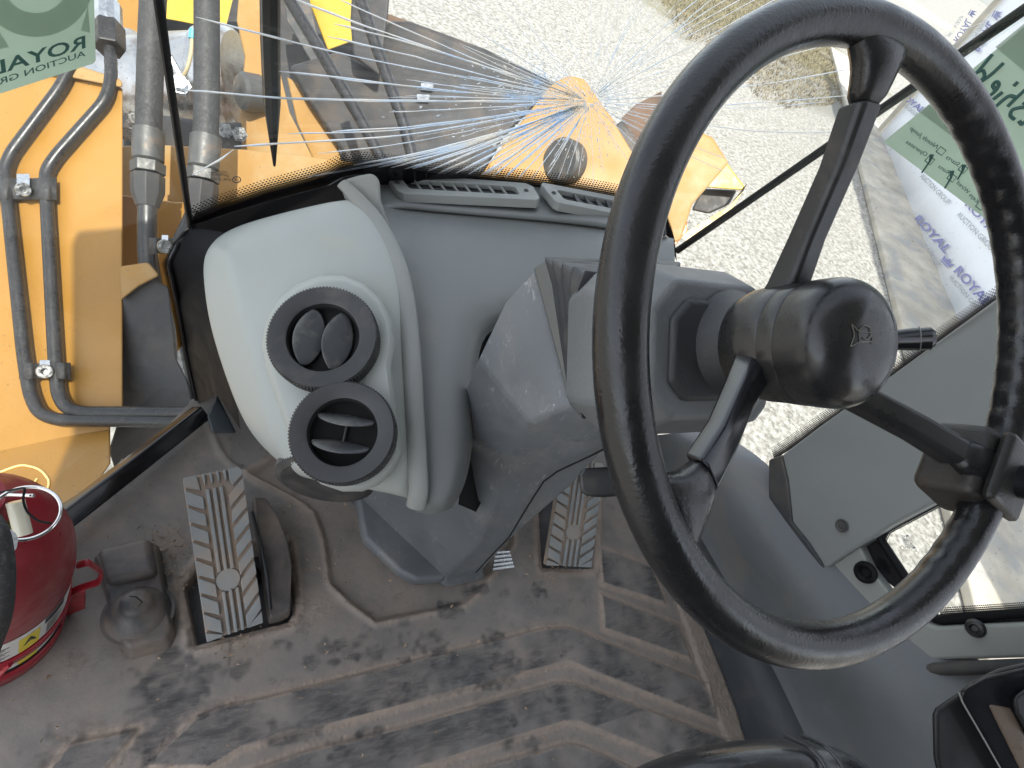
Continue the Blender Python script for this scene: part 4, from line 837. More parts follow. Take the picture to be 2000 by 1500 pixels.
# ============================================================ PEDALS
def pedal(name, label, TL, TR, BR, BL, zt, zb, group):
    o_ = [PZ(*TL, zt), PZ(*TR, zt), PZ(*BR, zb), PZ(*BL, zb)]
    t = thing(name, label, 'pedal', (o_[2] + o_[3]) / 2, group)
    n = (o_[1] - o_[0]).cross(o_[3] - o_[0]).normalized(); n = n if n.z > 0 else -n
    v, f = poly_prism([p - n * .003 for p in o_], -n * .012); obj('treadle', v, f, m_pedald, t, bevel=.003)
    S = lambda u, w: o_[0] * (1 - u) * (1 - w) + o_[1] * u * (1 - w) + o_[2] * u * w + o_[3] * (1 - u) * w
    def blk(pts, nm='tread_block'):
        v, f = poly_prism([S(*q) - n * .003 for q in pts], n * .006); obj(nm, v, f, m_pedal, t, bevel=.0012)
    N_ = 8; w0 = .10; dw_ = .108
    blk([(.0, .0), (.22, .0), (.25, .085), (.25, .10), (.0, .06)]); blk([(.76, .0), (.93, .0), (1, .03), (1, .055), (.80, .11), (.76, .07)])
    for k in range(N_):
        a = w0 + k * dw_
        blk([(.0, a - .025), (.28, a + .045), (.28, a + .045 + dw_ * .74), (.0, a + dw_ * .84 - .025)])
        a2 = a + .01
        blk([(.71, a2 + .055), (1, a2 - .035), (1, a2 + dw_ * .84 - .045), (.71, a2 + .055 + dw_ * .74)])
    blk([(.0, .965 - .02), (.27, .985), (.27, 1), (.0, 1)]); blk([(.72, .99), (1, .93), (1, 1), (.72, 1)])
    for u in (.335, .45, .565): blk([(u, .10), (u + .065, .10), (u + .065, .62), (u, .62)], 'tread_rib')
    for u in (.36, .48, .60): blk([(u, .74), (u + .06, .74), (u + .06, 1), (u, 1)], 'tread_rib')
    for u in (.31, .43, .55, .67): blk([(u, .0), (u + .05, .0), (u + .05, .055), (u + .02, .08)], 'tread_rib')
    c = S(.5, .68); v, f = lathe([(.0, .001), (.016, .001), (.017, -.002)], c, n, 20); obj('boss', v, f, m_pedal, t, smooth=40)
    return t, n
lpd, n = pedal('foot_pedal', 'long grey treadle pedal with chevron tread, left of the steering column', (357, 934), (472, 910), (514, 1216), (404, 1254), .125, .03, 'foot pedals')
v, f = tube([PZ(470, 1090, .06), PZ(500, 1130, -.02)], .012, 10); obj('pivot_arm', v, f, m_black, lpd, smooth=50)
rpd, n = pedal('foot_pedal', 'shaded grey treadle pedal with chevron tread, right of the steering column', (1098, 900), (1180, 905), (1154, 1108), (1066, 1104), .13, .03, 'foot pedals')
ph = thing('pedal_housing', 'rounded scuffed black rubber guard hugging the right side of the left pedal', 'pedal guard', PZ(540, 1150, 0))
Q = [(490, 992), (516, 994), (540, 1030), (560, 1080), (567, 1130), (566, 1205), (548, 1216), (524, 1222), (512, 1140), (500, 1060)]
bot = [PZ(*q, -.01) for q in Q]; top = [PZ(x * .94 + 31.5, y * .96 + 45, 0) + Vector((0, 0, .055 if y < 1180 else .03)) for x, y in Q]
mid = [a.lerp(b2, .6) + Vector((0, 0, .012)) for a, b2 in zip(bot, top)]
v, f = loft([bot, mid, top]); obj('guard', v, f, m_house, ph, bevel=.008, seg=3)
v, f = tube([PZ(x, y, .058) for x, y in [(492, 1000), (508, 1060), (522, 1130), (528, 1190)]], .003, 8); obj('lip', v, f, m_black, ph, smooth=50)
# spring behind the column
sp_ = thing('return_spring', 'short pale steel ribbed plate peeping out under the column', 'spring plate', PZ(985, 1098, .01))
for k in range(5):
    v, f = tube([PZ(962 + k * 1, 1112 - k * 8, .014 + k * .002), PZ(1003 - k * 2, 1106 - k * 7, .014 + k * .002)], .0032, 8); obj('rib', v, f, m_steel, sp_, smooth=50)
# ============================================================ DASH
ds = thing('dashboard', 'grey moulded dashboard with pale left fascia, round air vents and defroster slots', 'dashboard', P(700, 900, .66))
G = []
def row(pts): return [P(x, y, t) for x, y, t in pts]
main = [row([(742, 336, .905), (800, 336, .925), (960, 345, .94), (1080, 358, .945), (1200, 380, .95), (1300, 428, .96)]),
        row([(757, 372, .86), (820, 376, .875), (960, 384, .885), (1080, 394, .89), (1200, 412, .90), (1306, 448, .93)]),
        row([(766, 388, .84), (830, 394, .85), (960, 404, .855), (1080, 414, .86), (1200, 430, .87), (1310, 458, .91)]),
        row([(772, 398, .832), (834, 403, .842), (960, 412, .848), (1080, 423, .853), (1200, 438, .862), (1312, 464, .905)]),
        row([(776, 408, .838), (838, 416, .85), (960, 426, .856), (1080, 436, .862), (1200, 450, .872), (1314, 474, .912)])]
main = [[P(*e)] + r for e, r in zip(((700, 338, .88), (722, 380, .835), (736, 396, .818), (742, 404, .81), (746, 412, .81)), main)]
v, f = grid(main); obj('vent_shelf', v, f, m_grey, ds, smooth=180, sub=2, solid=.01)
body = [row([(776, 400, .86), (838, 407, .87), (960, 417, .876), (1080, 428, .882), (1200, 442, .89), (1316, 466, .92)]),
        row([(780, 416, .828), (838, 424, .836), (960, 434, .846), (1080, 444, .852), (1200, 457, .862), (1316, 478, .90)]),
        row([(790, 445, .800), (856, 450, .810), (960, 458, .818), (1080, 466, .826), (1200, 476, .836), (1318, 494, .88)]),
        row([(806, 500, .760), (866, 503, .768), (960, 508, .775), (1080, 514, .785), (1200, 520, .80), (1318, 528, .85)]),
        row([(814, 560, .738), (872, 562, .742), (945, 566, .75), (1080, 572, .765), (1200, 578, .785), (1312, 580, .84)]),
        row([(819, 610, .722), (878, 612, .726), (935, 614, .742), (1000, 604, .765), (1200, 606, .79), (1308, 606, .85)]),
        row([(822, 650, .712), (880, 652, .716), (921, 658, .735), (975, 616, .800), (1200, 614, .83), (1306, 614, .88)]),
        row([(822, 660, .710), (880, 662, .714), (934, 664, .800), (980, 622, .860), (1200, 620, .89), (1304, 620, .93)])]
body = [[P(*e)] + r for e, r in zip(((735, 400, .80), (738, 416, .79), (755, 446, .768), (775, 500, .738), (788, 560, .724), (795, 610, .712), (800, 650, .702), (800, 660, .702)), body)]
v, f = grid(body); n6 = 7
f = [q for q in f if not (q[0] // n6 == 6 and q[0] % n6 < 3)]
ex = []                                                    # leg grows out of row 6, columns 0 to 2, with a return column
legr = [[(828, 744, .688), (884, 746, .690), (919, 748, .706), (931, 752, .78)], [(832, 842, .668), (882, 845, .670), (914, 848, .686), (926, 852, .76)],
        [(832, 924, .655), (876, 928, .657), (902, 930, .672), (914, 934, .75)], [(830, 984, .650), (866, 986, .652), (884, 978, .668), (894, 976, .75)], [(826, 1003, .672), (856, 1004, .675), (874, 996, .690), (884, 990, .76)]]
prev = [42, 43, 44, 45, 52]
for e_, r in zip(((803, 744, .682), (808, 842, .662), (810, 924, .650), (810, 980, .646), (812, 1000, .668)), legr):
    k = len(v); v = v + row([e_] + r); cur = [k, k + 1, k + 2, k + 3, k + 4]
    for j in range(4): f.append([prev[j], prev[j + 1], cur[j + 1], cur[j]])
    prev = cur
obj('dash_skin', v, f, m_grey, ds, smooth=180, sub=2)
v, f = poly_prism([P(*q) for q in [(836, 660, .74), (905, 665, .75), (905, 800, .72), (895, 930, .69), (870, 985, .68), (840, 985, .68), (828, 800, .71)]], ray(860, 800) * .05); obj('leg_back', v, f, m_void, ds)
v = [P(*q) for q in [(915, 600, .84), (1010, 590, .87), (1060, 760, .86), (930, 1000, .84), (895, 985, .76), (918, 800, .79)]]; obj('gap_shade', v, [[0, 1, 2, 3, 4, 5]], m_void, ds)  # near-black sheet for the shade between dash leg and column
# light fascia
fas = [row([(428, 452, .735), (480, 428, .742), (560, 406, .75), (640, 386, .757), (700, 378, .76), (735, 400, .77)]),
       row([(386, 492, .715), (436, 470, .700), (560, 450, .705), (660, 446, .715), (735, 460, .725), (775, 480, .735)]),
       row([(390, 560, .715), (448, 540, .675), (560, 530, .668), (680, 530, .680), (762, 535, .697), (798, 545, .71)]),
       row([(398, 630, .715), (476, 640, .655), (570, 640, .645), (690, 640, .655), (775, 640, .678), (806, 640, .69)]),
       row([(430, 735, .70), (500, 730, .640), (580, 730, .630), (700, 735, .640), (785, 735, .662), (812, 735, .675)]),
       row([(468, 832, .69), (520, 820, .632), (590, 820, .620), (710, 825, .628), (792, 830, .648), (814, 830, .66)]),
       row([(510, 880, .675), (545, 890, .630), (620, 895, .615), (720, 895, .620), (796, 900, .638), (814, 905, .65)]),
       row([(556, 916, .665), (585, 926, .632), (650, 938, .620), (720, 948, .622), (790, 964, .635), (806, 972, .65)]),
       row([(566, 922, .69), (598, 938, .66), (655, 950, .65), (722, 960, .65), (786, 974, .66), (804, 980, .68)])]
v, f = grid(fas); obj('left_fascia', v, f, m_light, ds, smooth=180, sub=3, solid=.01, crease=[(i * 6 + 1, i * 6 + 7, .75) for i in range(1, 8)])
# facing plane of the vents
def ffit(x, y, lift=0):
    # interpolate fascia depth from the control rows
    best = None; P2 = [(634, 663, .640), (672, 846, .615)]
    t = .640 + (y - 663) * (-.025 / 183) + (x - 634 - (y - 663) * .2) * .00005
    return P(x, y, t - lift - .006)
vn = (ffit(720, 750) - ffit(580, 750)).cross(ffit(650, 650) - ffit(650, 850)).normalized(); vn = vn if vn.dot(CAM - ffit(650, 750)) > 0 else -vn
# raised plinth around the vents
def stadium(k, lift):
    out = []
    c1_, c2_ = (650, 672), (690, 850)
    R1, R2 = 142 * k, 118 * k
    for a in range(200, -21, -20): t = math.radians(a); out.append(ffit(c1_[0] + R1 * .95 * math.cos(t) * (.88 if math.cos(t) > 0 else 1), c1_[1] - R1 * math.sin(t) * .93, lift))
    for a in range(-20, -161, -20): t = math.radians(a); out.append(ffit(c2_[0] + R2 * math.cos(t) * (.84 if math.cos(t) > 0 else 1), c2_[1] - R2 * .92 * math.sin(t), lift))
    return out
v, f = loft([stadium(1.03, -.014), stadium(1.0, .001), stadium(.93, .006), stadium(.5, .0065)]); obj('vent_plinth', v, f, m_light, ds, smooth=40)
# ridge trim band
rb_ = [(668, 358, .765), (690, 380, .760), (726, 420, .752), (758, 470, .735), (782, 530, .712), (796, 600, .694), (804, 700, .670), (810, 800, .655), (815, 900, .643), (818, 960, .640), (812, 990, .65)]
pts = smooth_path([P(*q) for q in rb_], .4, 4)
v, f = tube(pts, [.008 + .0035 * min(1, i / 8) for i in range(len(pts))], 12, flat=.5, upv=vn); obj('ridge_trim', v, f, m_trim, ds, smooth=60)
tp = [(664, 362), (674, 350), (700, 343), (728, 338), (742, 352), (744, 390), (762, 445), (742, 450), (704, 410), (676, 396)]
v, f = poly_prism([P(x, y, .772) for x, y in tp], ray(700, 380).normalized() * .03); obj('corner_tab', v, f, m_trim, ds, bevel=.006, seg=3)
screw(ds, P(689, 388, .768), (CAM - P(689, 388, .76)).normalized(), .0062, m_pipe)
# round vents
def round_vent(cx_, cy_, R_, ang, tilt):
    c = ffit(cx_, cy_, .018); t = thing('x', '', '', c); bpy.data.objects.remove(t); n = vn
    wob = lambda k: 1.0 if k % 4 < 2 else .978
    vv, ff_ = lathe([(R_ * .985, -.02), (R_, .004), (R_, .009), (R_ * .97, .0102)], c, n, 400, wob=wob); ring = obj('vent_ring', vv, ff_[:-2], m_vent, ds)
    v, f = lathe([(R_ * .985, -.028), (R_ * .985, .004), (R_ * .975, .0098), (R_ * .955, .0112), (R_ * .70, .0098), (R_ * .655, .0085), (R_ * .635, .001), (R_ * .62, -.008), (R_ * .3, -.0085), (0, -.0085)], c, n, 72)
    idx = []
    for i in range(9): idx += [1 if i >= 6 else 0] * 72  # shade inside the vent put on as near-black faces
    idx += [0, 1]
    obj('bezel', v, f, m_vent, ring, smooth=50, mats=[m_vent, m_void], matidx=idx)
    a, b2, _ = frame(n, Vector((R3.x, F3.x, U3.x)))
    ca, sa = math.cos(ang), math.sin(ang); e1 = a * ca + b2 * sa; e2 = -a * sa + b2 * ca       # e1 along the blade
    for sgn in (-1, 1):
        rows_ = []
        for i in range(13):
            u = -1 + i / 6; hw_ = R_ * .60 * (1 - abs(u) ** 2.2 * .10); wd = R_ * .29 * (1 - (abs(u) * .97) ** 2) ** .8 + .001
            o_ = e1 * (u * R_ * .60 * (.93 if sgn else 1)) + e2 * (sgn * R_ * .26)
            rr_ = []
            for q in (-1, 0, 1):
                bow = (1 - q * q) * .004
                rr_.append(c + o_ + (e2 * math.cos(tilt) + n * math.sin(tilt)) * q * wd + n * (.002 + bow * .5) + e2 * bow)
            rows_.append(rr_)
        v, f = grid(rows_); obj('blade', v, f, m_blade, ring, smooth=180, solid=.0016, sub=1)
    v, f = tube([c - e2 * R_ * .3 - n * .006, c + e2 * R_ * .3 - n * .006], .0018, 6); obj('blade_link', v, f, m_vent, ring)
    return ring
round_vent(634, 663, .0592, math.radians(83), math.radians(24))
round_vent(672, 846, .0548, math.radians(-8), math.radians(-58))
c = P(632, 945, .665); wob = lambda k: 1.0 if k % 2 else .98
v, f = lathe([(.01, -.02), (.056, -.02), (.058, -.012), (.058, -.004), (.05, 0), (.01, 0)], c, (vn * .35 + Vector((-.1, -.55, -.35))).normalized(), 180, wob=wob); obj('lower_vent_wheel', v, f, m_vent, ds)
# defroster vents
def defrost(TL, TR, BR, BL, t0, t1, nl, dark, off):
    o_ = [P(*TL, t0[0]), P(*TR, t0[1]), P(*BR, t1[1]), P(*BL, t1[0])]; n = (o_[1] - o_[0]).cross(o_[3] - o_[0]).normalized(); n = n if n.dot(CAM - o_[0]) > 0 else -n
    S = lambda u, w, h=0: o_[0] * (1 - u) * (1 - w) + o_[1] * u * (1 - w) + o_[2] * u * w + o_[3] * (1 - u) * w + n * h
    out = [(0, .12), (.02, 0), (.96, 0), (1, .2), (1, .85), (.97, 1), (.07, 1), (.04, .9)]; inn = [(.11, .3), (.13, .27), (.85, .27), (.87, .32), (.87, .70), (.86, .74), (.15, .74), (.13, .70)]
    rings = [[S(u, w, -.004) for u, w in out], [S(u, w, .009) for u, w in out], [S(u, w, .009) for u, w in inn], [S(u, w, .001) for u, w in inn]]
    v, f = loft(rings, False); fr_ = obj('defroster_bezel', v, f, m_trim, ds, bevel=.0012)
    obj('slot_shade', [S(u, w, .0015) for u, w in inn], [list(range(8))], m_void, fr_)  # near-black sheet in the bezel for the shade of the opening
    for k in range(nl):
        u = .19 + off + (.66 - off) * k / nl
        pts_ = [S(u, .28, .008), S(u + .014, .30, .008), S(u + .034 if not dark else u + .07, .73, .006), S(u + .024 if not dark else u + .012, .73, .005)]
        v, f = poly_prism(pts_, -n * .0035); obj('louvre', v, f, m_trim if not dark else m_vent, fr_, bevel=.0006)
    v, f = tube([S(.13, .5, .003), S(.87, .5, .003)], .0012, 6); obj('louvre_bar', v, f, m_vent, fr_)
    for (u, w) in ((.065, .52), (.93, .5)): screw(fr_, S(u, w, .009), n, .0036, m_pipe)
defrost((748, 347), (1038, 369), (1056, 402), (768, 388), (.898, .906), (.838, .848), 8, False, 0)
defrost((1052, 366), (1290, 410), (1300, 446), (1072, 404), (.90, .95), (.846, .93), 7, True, .05)
slab('dash_end_plug', [(1288, 428), (1300, 430), (1302, 462), (1290, 460)], .90, m_black, ds, .01)
# ============================================================ STEERING COLUMN
WC = Vector((.37588, .15627, .83212)); WN = Vector((-.0079, -.6327, .7743)).normalized(); WA, WB, _ = frame(WN, (1, 0, 0))
def W3(a, b, s): return WC + WA * a + WB * b + WN * s
sc_ = thing('steering_column', 'scratched dark grey steering column cover rising from the floor to the wheel', 'steering column', PZ(860, 1120, 0))
def sect(a, e, c_): d = c_ + (a - e); mid = (a + e) / 2; return [a, e, c_, d]
secs = [sect(PZ(672, 972, -.01), PZ(870, 1150, -.01), PZ(950, 1132, -.01)),
        sect(PZ(692, 960, .03), PZ(870, 1128, .03), PZ(945, 1112, .03)),
        sect(P(790, 950, .93), P(936, 1060, .895), P(996, 1056, .905)),
        sect(P(868, 850, .80), P(996, 905, .765), P(1120, 948, .775)),
        sect(P(930, 700, .665), P(1036, 828, .635), P(1190, 872, .640)),
        sect(P(985, 585, .645), P(1082, 806, .605), P(1215, 850, .615)),
        sect(P(1042, 524, .635), P(1113, 796, .590), P(1225, 830, .60))]
v, f = loft(secs); obj('column_cover', v, f, m_col, sc_, bevel=.006, seg=3)
# parting line
pl_ = [(1190, 872, .632), (1150, 892, .66), (1090, 920, .71), (1062, 940, .74), (1030, 990, .79), (994, 1050, .86), (955, 1090, .93), (930, 1118, .965)]
v, f = tube([P(x, y, t - .012) for x, y, t in pl_], .0012, 6); obj('parting_line', v, f, m_void, sc_)
# base boot front
v, f = poly_prism([PZ(x, y, .0) for x, y in [(690, 975), (704, 1062), (772, 1128), (806, 1146), (860, 1142), (874, 1120), (760, 1010)]], Vector((0, 0, .03))); obj('base_skirt', v, f, m_col, sc_, bevel=.01, seg=3)
fr0 = [P(1040, 522, .633), P(1112, 794, .588), P(1240, 830, .60), P(1200, 520, .65)]
v, f = poly_prism(fr0, (P(1066, 506, .622) - fr0[0])); obj('collar_strip', v, f, mat('olive_grey_strip', (.10, .10, .09), .5), sc_, bevel=.003)
# bellows
ra = [P(1062, 502, .625), P(1078, 560, .615), P(1112, 790, .583), P(1240, 822, .60), P(1330, 512, .68)]
rz = [W3(-.088, .066, -.205), W3(-.096, .048, -.205), W3(-.088, -.070, -.205), W3(.05, -.07, -.205), W3(.05, .062, -.205)]
rings = []; nf = 4
cm = sum(ra, Vector((0, 0, 0))) / 5
for i in range(nf * 4 + 1):
    u = i / (nf * 4); k = 1 + .05 * math.cos(i * math.pi / 2) ; r_ = [a.lerp(b2, u) for a, b2 in zip(ra, rz)]; c = sum(r_, Vector((0, 0, 0))) / 5
    rings.append([c + (p - c) * (k - .03) for p in r_])
v, f = loft(rings); obj('bellows', v, f, m_boot, sc_, bevel=.003)
# instrument pod
def octo(w0, w1, h0, h1, s, ch=.03): return [W3(*q, s) for q in [(w0 + ch, h1), (w1 - ch, h1), (w1, h1 - ch), (w1, h0 + ch), (w1 - ch, h0), (w0 + ch, h0), (w0, h0 + ch), (w0, h1 - ch)]]
v, f = loft([octo(-.094, .06, -.072, .060, -.225, .02), octo(-.102, .066, -.080, .070, -.19, .026), octo(-.100, .062, -.079, .068, -.152, .028), octo(-.082, .054, -.062, .050, -.116, .024)])
obj('pod', v, f, m_pod, sc_, bevel=.005, seg=3)
v, f = loft([octo(-.068, .050, -.048, .036, -.117, .016), octo(-.066, .048, -.046, .034, -.109, .016)]); obj('pod_panel', v, f, m_podd, sc_, bevel=.004, seg=3)
v, f = loft([octo(.02, .078, -.074, -.03, -.18, .015), octo(.02, .074, -.070, -.03, -.135, .015)]); obj('pod_lower_lobe', v, f, m_pod, sc_, bevel=.005)
v, f = lathe([(.046, -.112), (.042, -.106), (.039, -.100), (.037, -.090)], WC, WN, 48); obj('shaft_collar', v, f, m_podd, sc_, smooth=40)
# stalk and tilt lever
lv = thing('indicator_stalk', 'glossy black indicator stalk sticking out right of the hub', 'control lever', W3(.03, 0, -.12))
a, b2 = P(1640, 668, .47), P(1826, 661, .44); d = b2 - a
v, f = tube([a + d * k for k in (0, .45, .5, .72, .84, .845, .96, 1)], [.007, .007, .0075, .0088, .0092, .0088, .0090, .0066], 20); obj('grip', v, f, m_gloss, lv, smooth=40)
v, f = tube([a + d * .838, a + d * .846], .0102, 20); obj('grip_ring', v, f, m_trim, lv, smooth=40)
tl = thing('tilt_lever', 'stubby black column tilt lever poking out left under the wheel rim', 'control lever', P(1200, 940, .52))
e = [P(x, y, .54) for x, y in [(1140, 914), (1260, 908), (1300, 960), (1180, 972), (1146, 970), (1133, 960), (1130, 925)]]
v, f = poly_prism(e, ray(1180, 940) * .04); obj('handle', v, f, m_black, tl, bevel=.005, seg=3)
# ============================================================ STEERING WHEEL
sw = thing('steering_wheel', 'black three-spoke steering wheel with horn cap, tilted toward the seat', 'steering wheel', WC)
def rimpt(th, rr_=.2, s=0): return W3(rr_ * math.cos(th), rr_ * math.sin(th), s)
rings = []; NR = 220
for i in range(NR):
    th = 2 * math.pi * i / NR; er = WA * math.cos(th) + WB * math.sin(th); ring = []
    for k in range(20):
        ph_ = 2 * math.pi * k / 20; r_ = .0143
        fg = max(0, -math.cos(ph_)) ** 2 * .0010 * (math.sin(th * 60)) if (math.cos(th) > .45 and abs(math.sin(th)) < .93) else 0       # finger scallops on the inner side
        ring.append(WC + er * (.2 + (r_ + fg) * math.cos(ph_)) + WN * (r_ + fg) * math.sin(ph_))
    rings.append(ring)
v, f = grid(rings + [rings[0]], True); obj('rim', v, f, m_rim, sw, smooth=60)
for k, dg in enumerate((92, 211, 329)):
    th = math.radians(dg); er = WA * math.cos(th) + WB * math.sin(th); et = -WA * math.sin(th) + WB * math.cos(th)
    def cs(r_, s, w, h): return [WC + er * r_ + et * (w * a_) + WN * (s + h * b_) for a_, b_ in ((-1, -.9), (-.85, .55), (-.55, 1), (.55, 1), (.85, .55), (1, -.9))]
    v, f = loft([cs(.030, -.066, .018, .012), cs(.046, -.058, .0145, .011), cs(.075, -.045, .0125, .0095), cs(.120, -.022, .0125, .0085), cs(.155, -.008, .0135, .0085)])
    sp = obj('spoke', v, f, m_gloss if k == 1 else m_black, sw, bevel=.002)
    v, f = loft([cs(.152, -.009, .0145, .0098), cs(.168, -.003, .0165, .0105), cs(.180, 0, .022, .0115), cs(.192, .0, .036, .010), cs(.202, 0, .040, .006)])
    obj('spoke_shoe', v, f, m_rim, sw, smooth=180, sub=1)
v, f = lathe([(.030, -.094), (.040, -.090), (.0435, -.080), (.0445, -.07), (.0445, -.0525), (.044, -.0515), (.0448, -.0505), (.0452, -.038), (.0448, -.0372)], WC, WN, 64); obj('hub', v, f, m_hub, sw, smooth=30)
prof = [(.0450, -.0368), (.0455, -.030), (.0455, -.020)] + [(.0455 * math.cos(t) ** .62, -.020 + .026 * math.sin(t)) for t in [k * math.pi / 2 / 12 for k in range(1, 12)]] + [(0, .006)]
v, f = lathe(prof, WC, WN, 64); cap = obj('horn_cap', v, f, m_hub, sw, smooth=60)
# horn emblem embossed on the cap (trumpet outline)
def capp(x, y):
    d = ray(x, y); t = .34
    for _ in range(900):                                     # march to the dome
        p = CAM + d * t; q = p - WC; s = q.dot(WN); r_ = (q - WN * s).length; t += .0001
        zz = -.020 + .026 * math.sqrt(max(0, 1 - (min(r_, .0455) / .0455) ** 3.2))
        if r_ < .0455 and s < zz: return p + WN * .0006
    return p
for q in ([(1662, 633), (1668, 655), (1660, 675), (1660, 677), (1676, 668), (1702, 667)], [(1662, 633), (1676, 648), (1700, 650)], [(1678, 667), (1676, 645), (1686, 635), (1698, 640), (1700, 655), (1692, 664), (1684, 660)], [(1704, 659), (1702, 671)]):
    v, f = tube(smooth_path([capp(*k) for k in q], .3, 3), .00038, 6); obj('horn_emblem', v, f, mat('worn_emblem', (.12, .11, .09), .4), cap)
# ball knob clamp
th = math.radians(329.5); er = WA * math.cos(th) + WB * math.sin(th); et = -WA * math.sin(th) + WB * math.cos(th)
kb = thing('spinner_knob', 'black spinner knob clamped on the wheel rim at the lower right', 'steering knob', rimpt(th))
def bx(r0, r1, t0, t1, s0, s1): c = WC + er * (r0 + r1) / 2 + et * (t0 + t1) / 2 + WN * (s0 + s1) / 2; return box(c, er * (r1 - r0) / 2, et * (t1 - t0) / 2, WN * (s1 - s0) / 2)
m_clamp = mat('dusty_cast_black', (.018, .017, .016), .5, var=.3, bump=.7, bscale=500, dust=(.075, .06, .048), dscale=14, dlo=.45, dhi=.85)
v, f = bx(.166, .224, -.031, .031, -.040, .007); obj('clamp_body', v, f, m_clamp, kb, bevel=.009, seg=3)
v, f = bx(.170, .220, -.029, .029, .0075, .018); obj('clamp_cap', v, f, m_clamp, kb, bevel=.006, seg=2)
c = WC + er * .199; v, f = lathe([(.013, .014), (.013, .03), (.0145, .032), (.0145, .09), (.02, .10), (.024, .115), (.02, .135), (0, .14)], c, (WN + er * .1).normalized(), 28); obj('knob', v, f, m_gloss, kb, smooth=45)
# ============================================================ FIRE EXTINGUISHER
fx = thing('fire_extinguisher', 'dented red fire extinguisher strapped in a red bracket at the left edge', 'fire extinguisher', P(40, 1300, .80))
b0, b1 = P(-26, 1225, .76), P(-52, 990, .47); ax = (b1 - b0).normalized(); Lx = (b1 - b0).length; xh = rt
rad = .079
# aim the axis so the right silhouette reads like the photo
def exs(r_, h): return (r_, h * Lx)
v, f = lathe([(0, -.02 * Lx), (rad * .80, -.02 * Lx), (rad * .95, .0), (rad, .05 * Lx), (rad, .62 * Lx), (rad * .96, .72 * Lx), (rad * .84, .82 * Lx), (rad * .62, .90 * Lx), (rad * .36, .955 * Lx), (rad * .26, .99 * Lx), (rad * .26, 1.05 * Lx)], b0, ax, 64, xh)
obj('cylinder', v, f, m_red, fx, smooth=60)
a_, b_, _ = frame(ax, xh)
def exc(th, h, r_=None): return b0 + ax * h * Lx + (a_ * math.cos(th) + b_ * math.sin(th)) * (r_ or rad)
def wrap(name, h0, h1, m, t0=0, t1=6.283, r_=rad * 1.006, n=48, parent=None, tilt=0, **k):
    v, f = grid([[exc(t0 + (t1 - t0) * i / n, h0 + tilt * math.cos(t0 + (t1 - t0) * i / n), r_) for i in range(n + 1)], [exc(t0 + (t1 - t0) * i / n, h1 + tilt * math.cos(t0 + (t1 - t0) * i / n), r_) for i in range(n + 1)]])
    return obj(name, v, f, m, parent or fx, smooth=60, **k)
fa = 0.0
tocam = (CAM - b0); ct = math.atan2(tocam.dot(b_), tocam.dot(a_))           # angle facing the camera
lbl = wrap('label', .36, .56, m_white, ct - 1.0, ct + 1.15)
sgn = -1 if exc(ct + .5, .4).dot(rt) > exc(ct, .4).dot(rt) else 1
side_ = 1 if (exc(ct + .5, .4) - exc(ct, .4)).dot(rt) > 0 else -1
wrap('yellow_patch', .365, .52, m_yel, ct + side_ * .30, ct + side_ * .56, rad * 1.010, 12)
wrap('black_patch', .50, .555, m_ink, ct + side_ * .62, ct + side_ * .95, rad * 1.010, 12)
for k in range(7): wrap('print_line', .38 + k * .016, .386 + k * .016, m_ink, ct + side_ * .66, ct + side_ * (.85 + .08 * (k % 3)), rad * 1.011, 8)
for k in range(9): wrap('print_line', .37 + k * .016, .376 + k * .016, m_ink, ct - side_ * .1, ct + side_ * (.10 + .05 * (k % 3)), rad * 1.011, 8)
def exhit(th, h): return exc(th, h, rad * 1.014)
cu = bpy.data.curves.new('t', 'FONT'); cu.body = 'A'; cu.size = 1; cu.offset = .03; t_ = bpy.data.objects.new('t', cu); mm = bpy.data.meshes.new_from_object(t_)
V = [exhit(ct + side_ * (.36 + v_.co.x * .22), .43 + v_.co.y * .085) for v_ in mm.vertices]; F = [list(p.vertices) for p in mm.polygons]; bpy.data.objects.remove(t_)
obj('letter', V, F, m_ink, fx)
wrap('yellow_patch', .20, .27, m_yel, ct + side_ * .30, ct + side_ * .56, rad * 1.008, 12)
wrap('label_lower', .19, .285, m_white, ct - 1.0, ct + 1.0, rad * 1.005)
# bracket: strap, ear and lower cup
wrap('strap', .285, .35, m_redband, 0, 6.283, rad * 1.04, 64, solid=.003)
wrap('bracket_cup', .02, .17, m_redband, 0, 6.283, rad * 1.05, 64, solid=.004)
wrap('black_gap_band', .172, .20, m_rubber, 0, 6.283, rad * 1.02, 64, solid=.002)
e0 = ct + side_ * 1.35
p = [exc(e0, .58, rad * 1.03), exc(e0, .60, rad * 1.14), exc(e0, .50, rad * 1.36), exc(e0, .40, rad * 1.36), exc(e0, .36, rad * 1.15), exc(e0, .32, rad * 1.04)]
v, f = tube(smooth_path(p, .35, 4), .0045, 10, flat=.5); obj('strap_buckle', v, f, m_redband, fx, smooth=50)
v, f = poly_prism([exc(e0, .32, rad * 1.0), exc(e0, .30, rad * 1.22), exc(e0, .10, rad * 1.30), exc(e0, .0, rad * 1.02)], a_ * .0 + b_ * .004 + ax * .001); obj('bracket_ear', v, f, m_redband, fx, bevel=.001)
v, f = tube(smooth_path([exc(ct - side_ * .35, .10, rad * 1.3), exc(ct - side_ * .2, .16, rad * 1.35), exc(ct, .26, rad * 1.12), exc(ct + side_ * .2, .33, rad * 1.05)], .4, 4), .005, 10, flat=.5); obj('strap_tail', v, f, m_redband, fx, smooth=50)
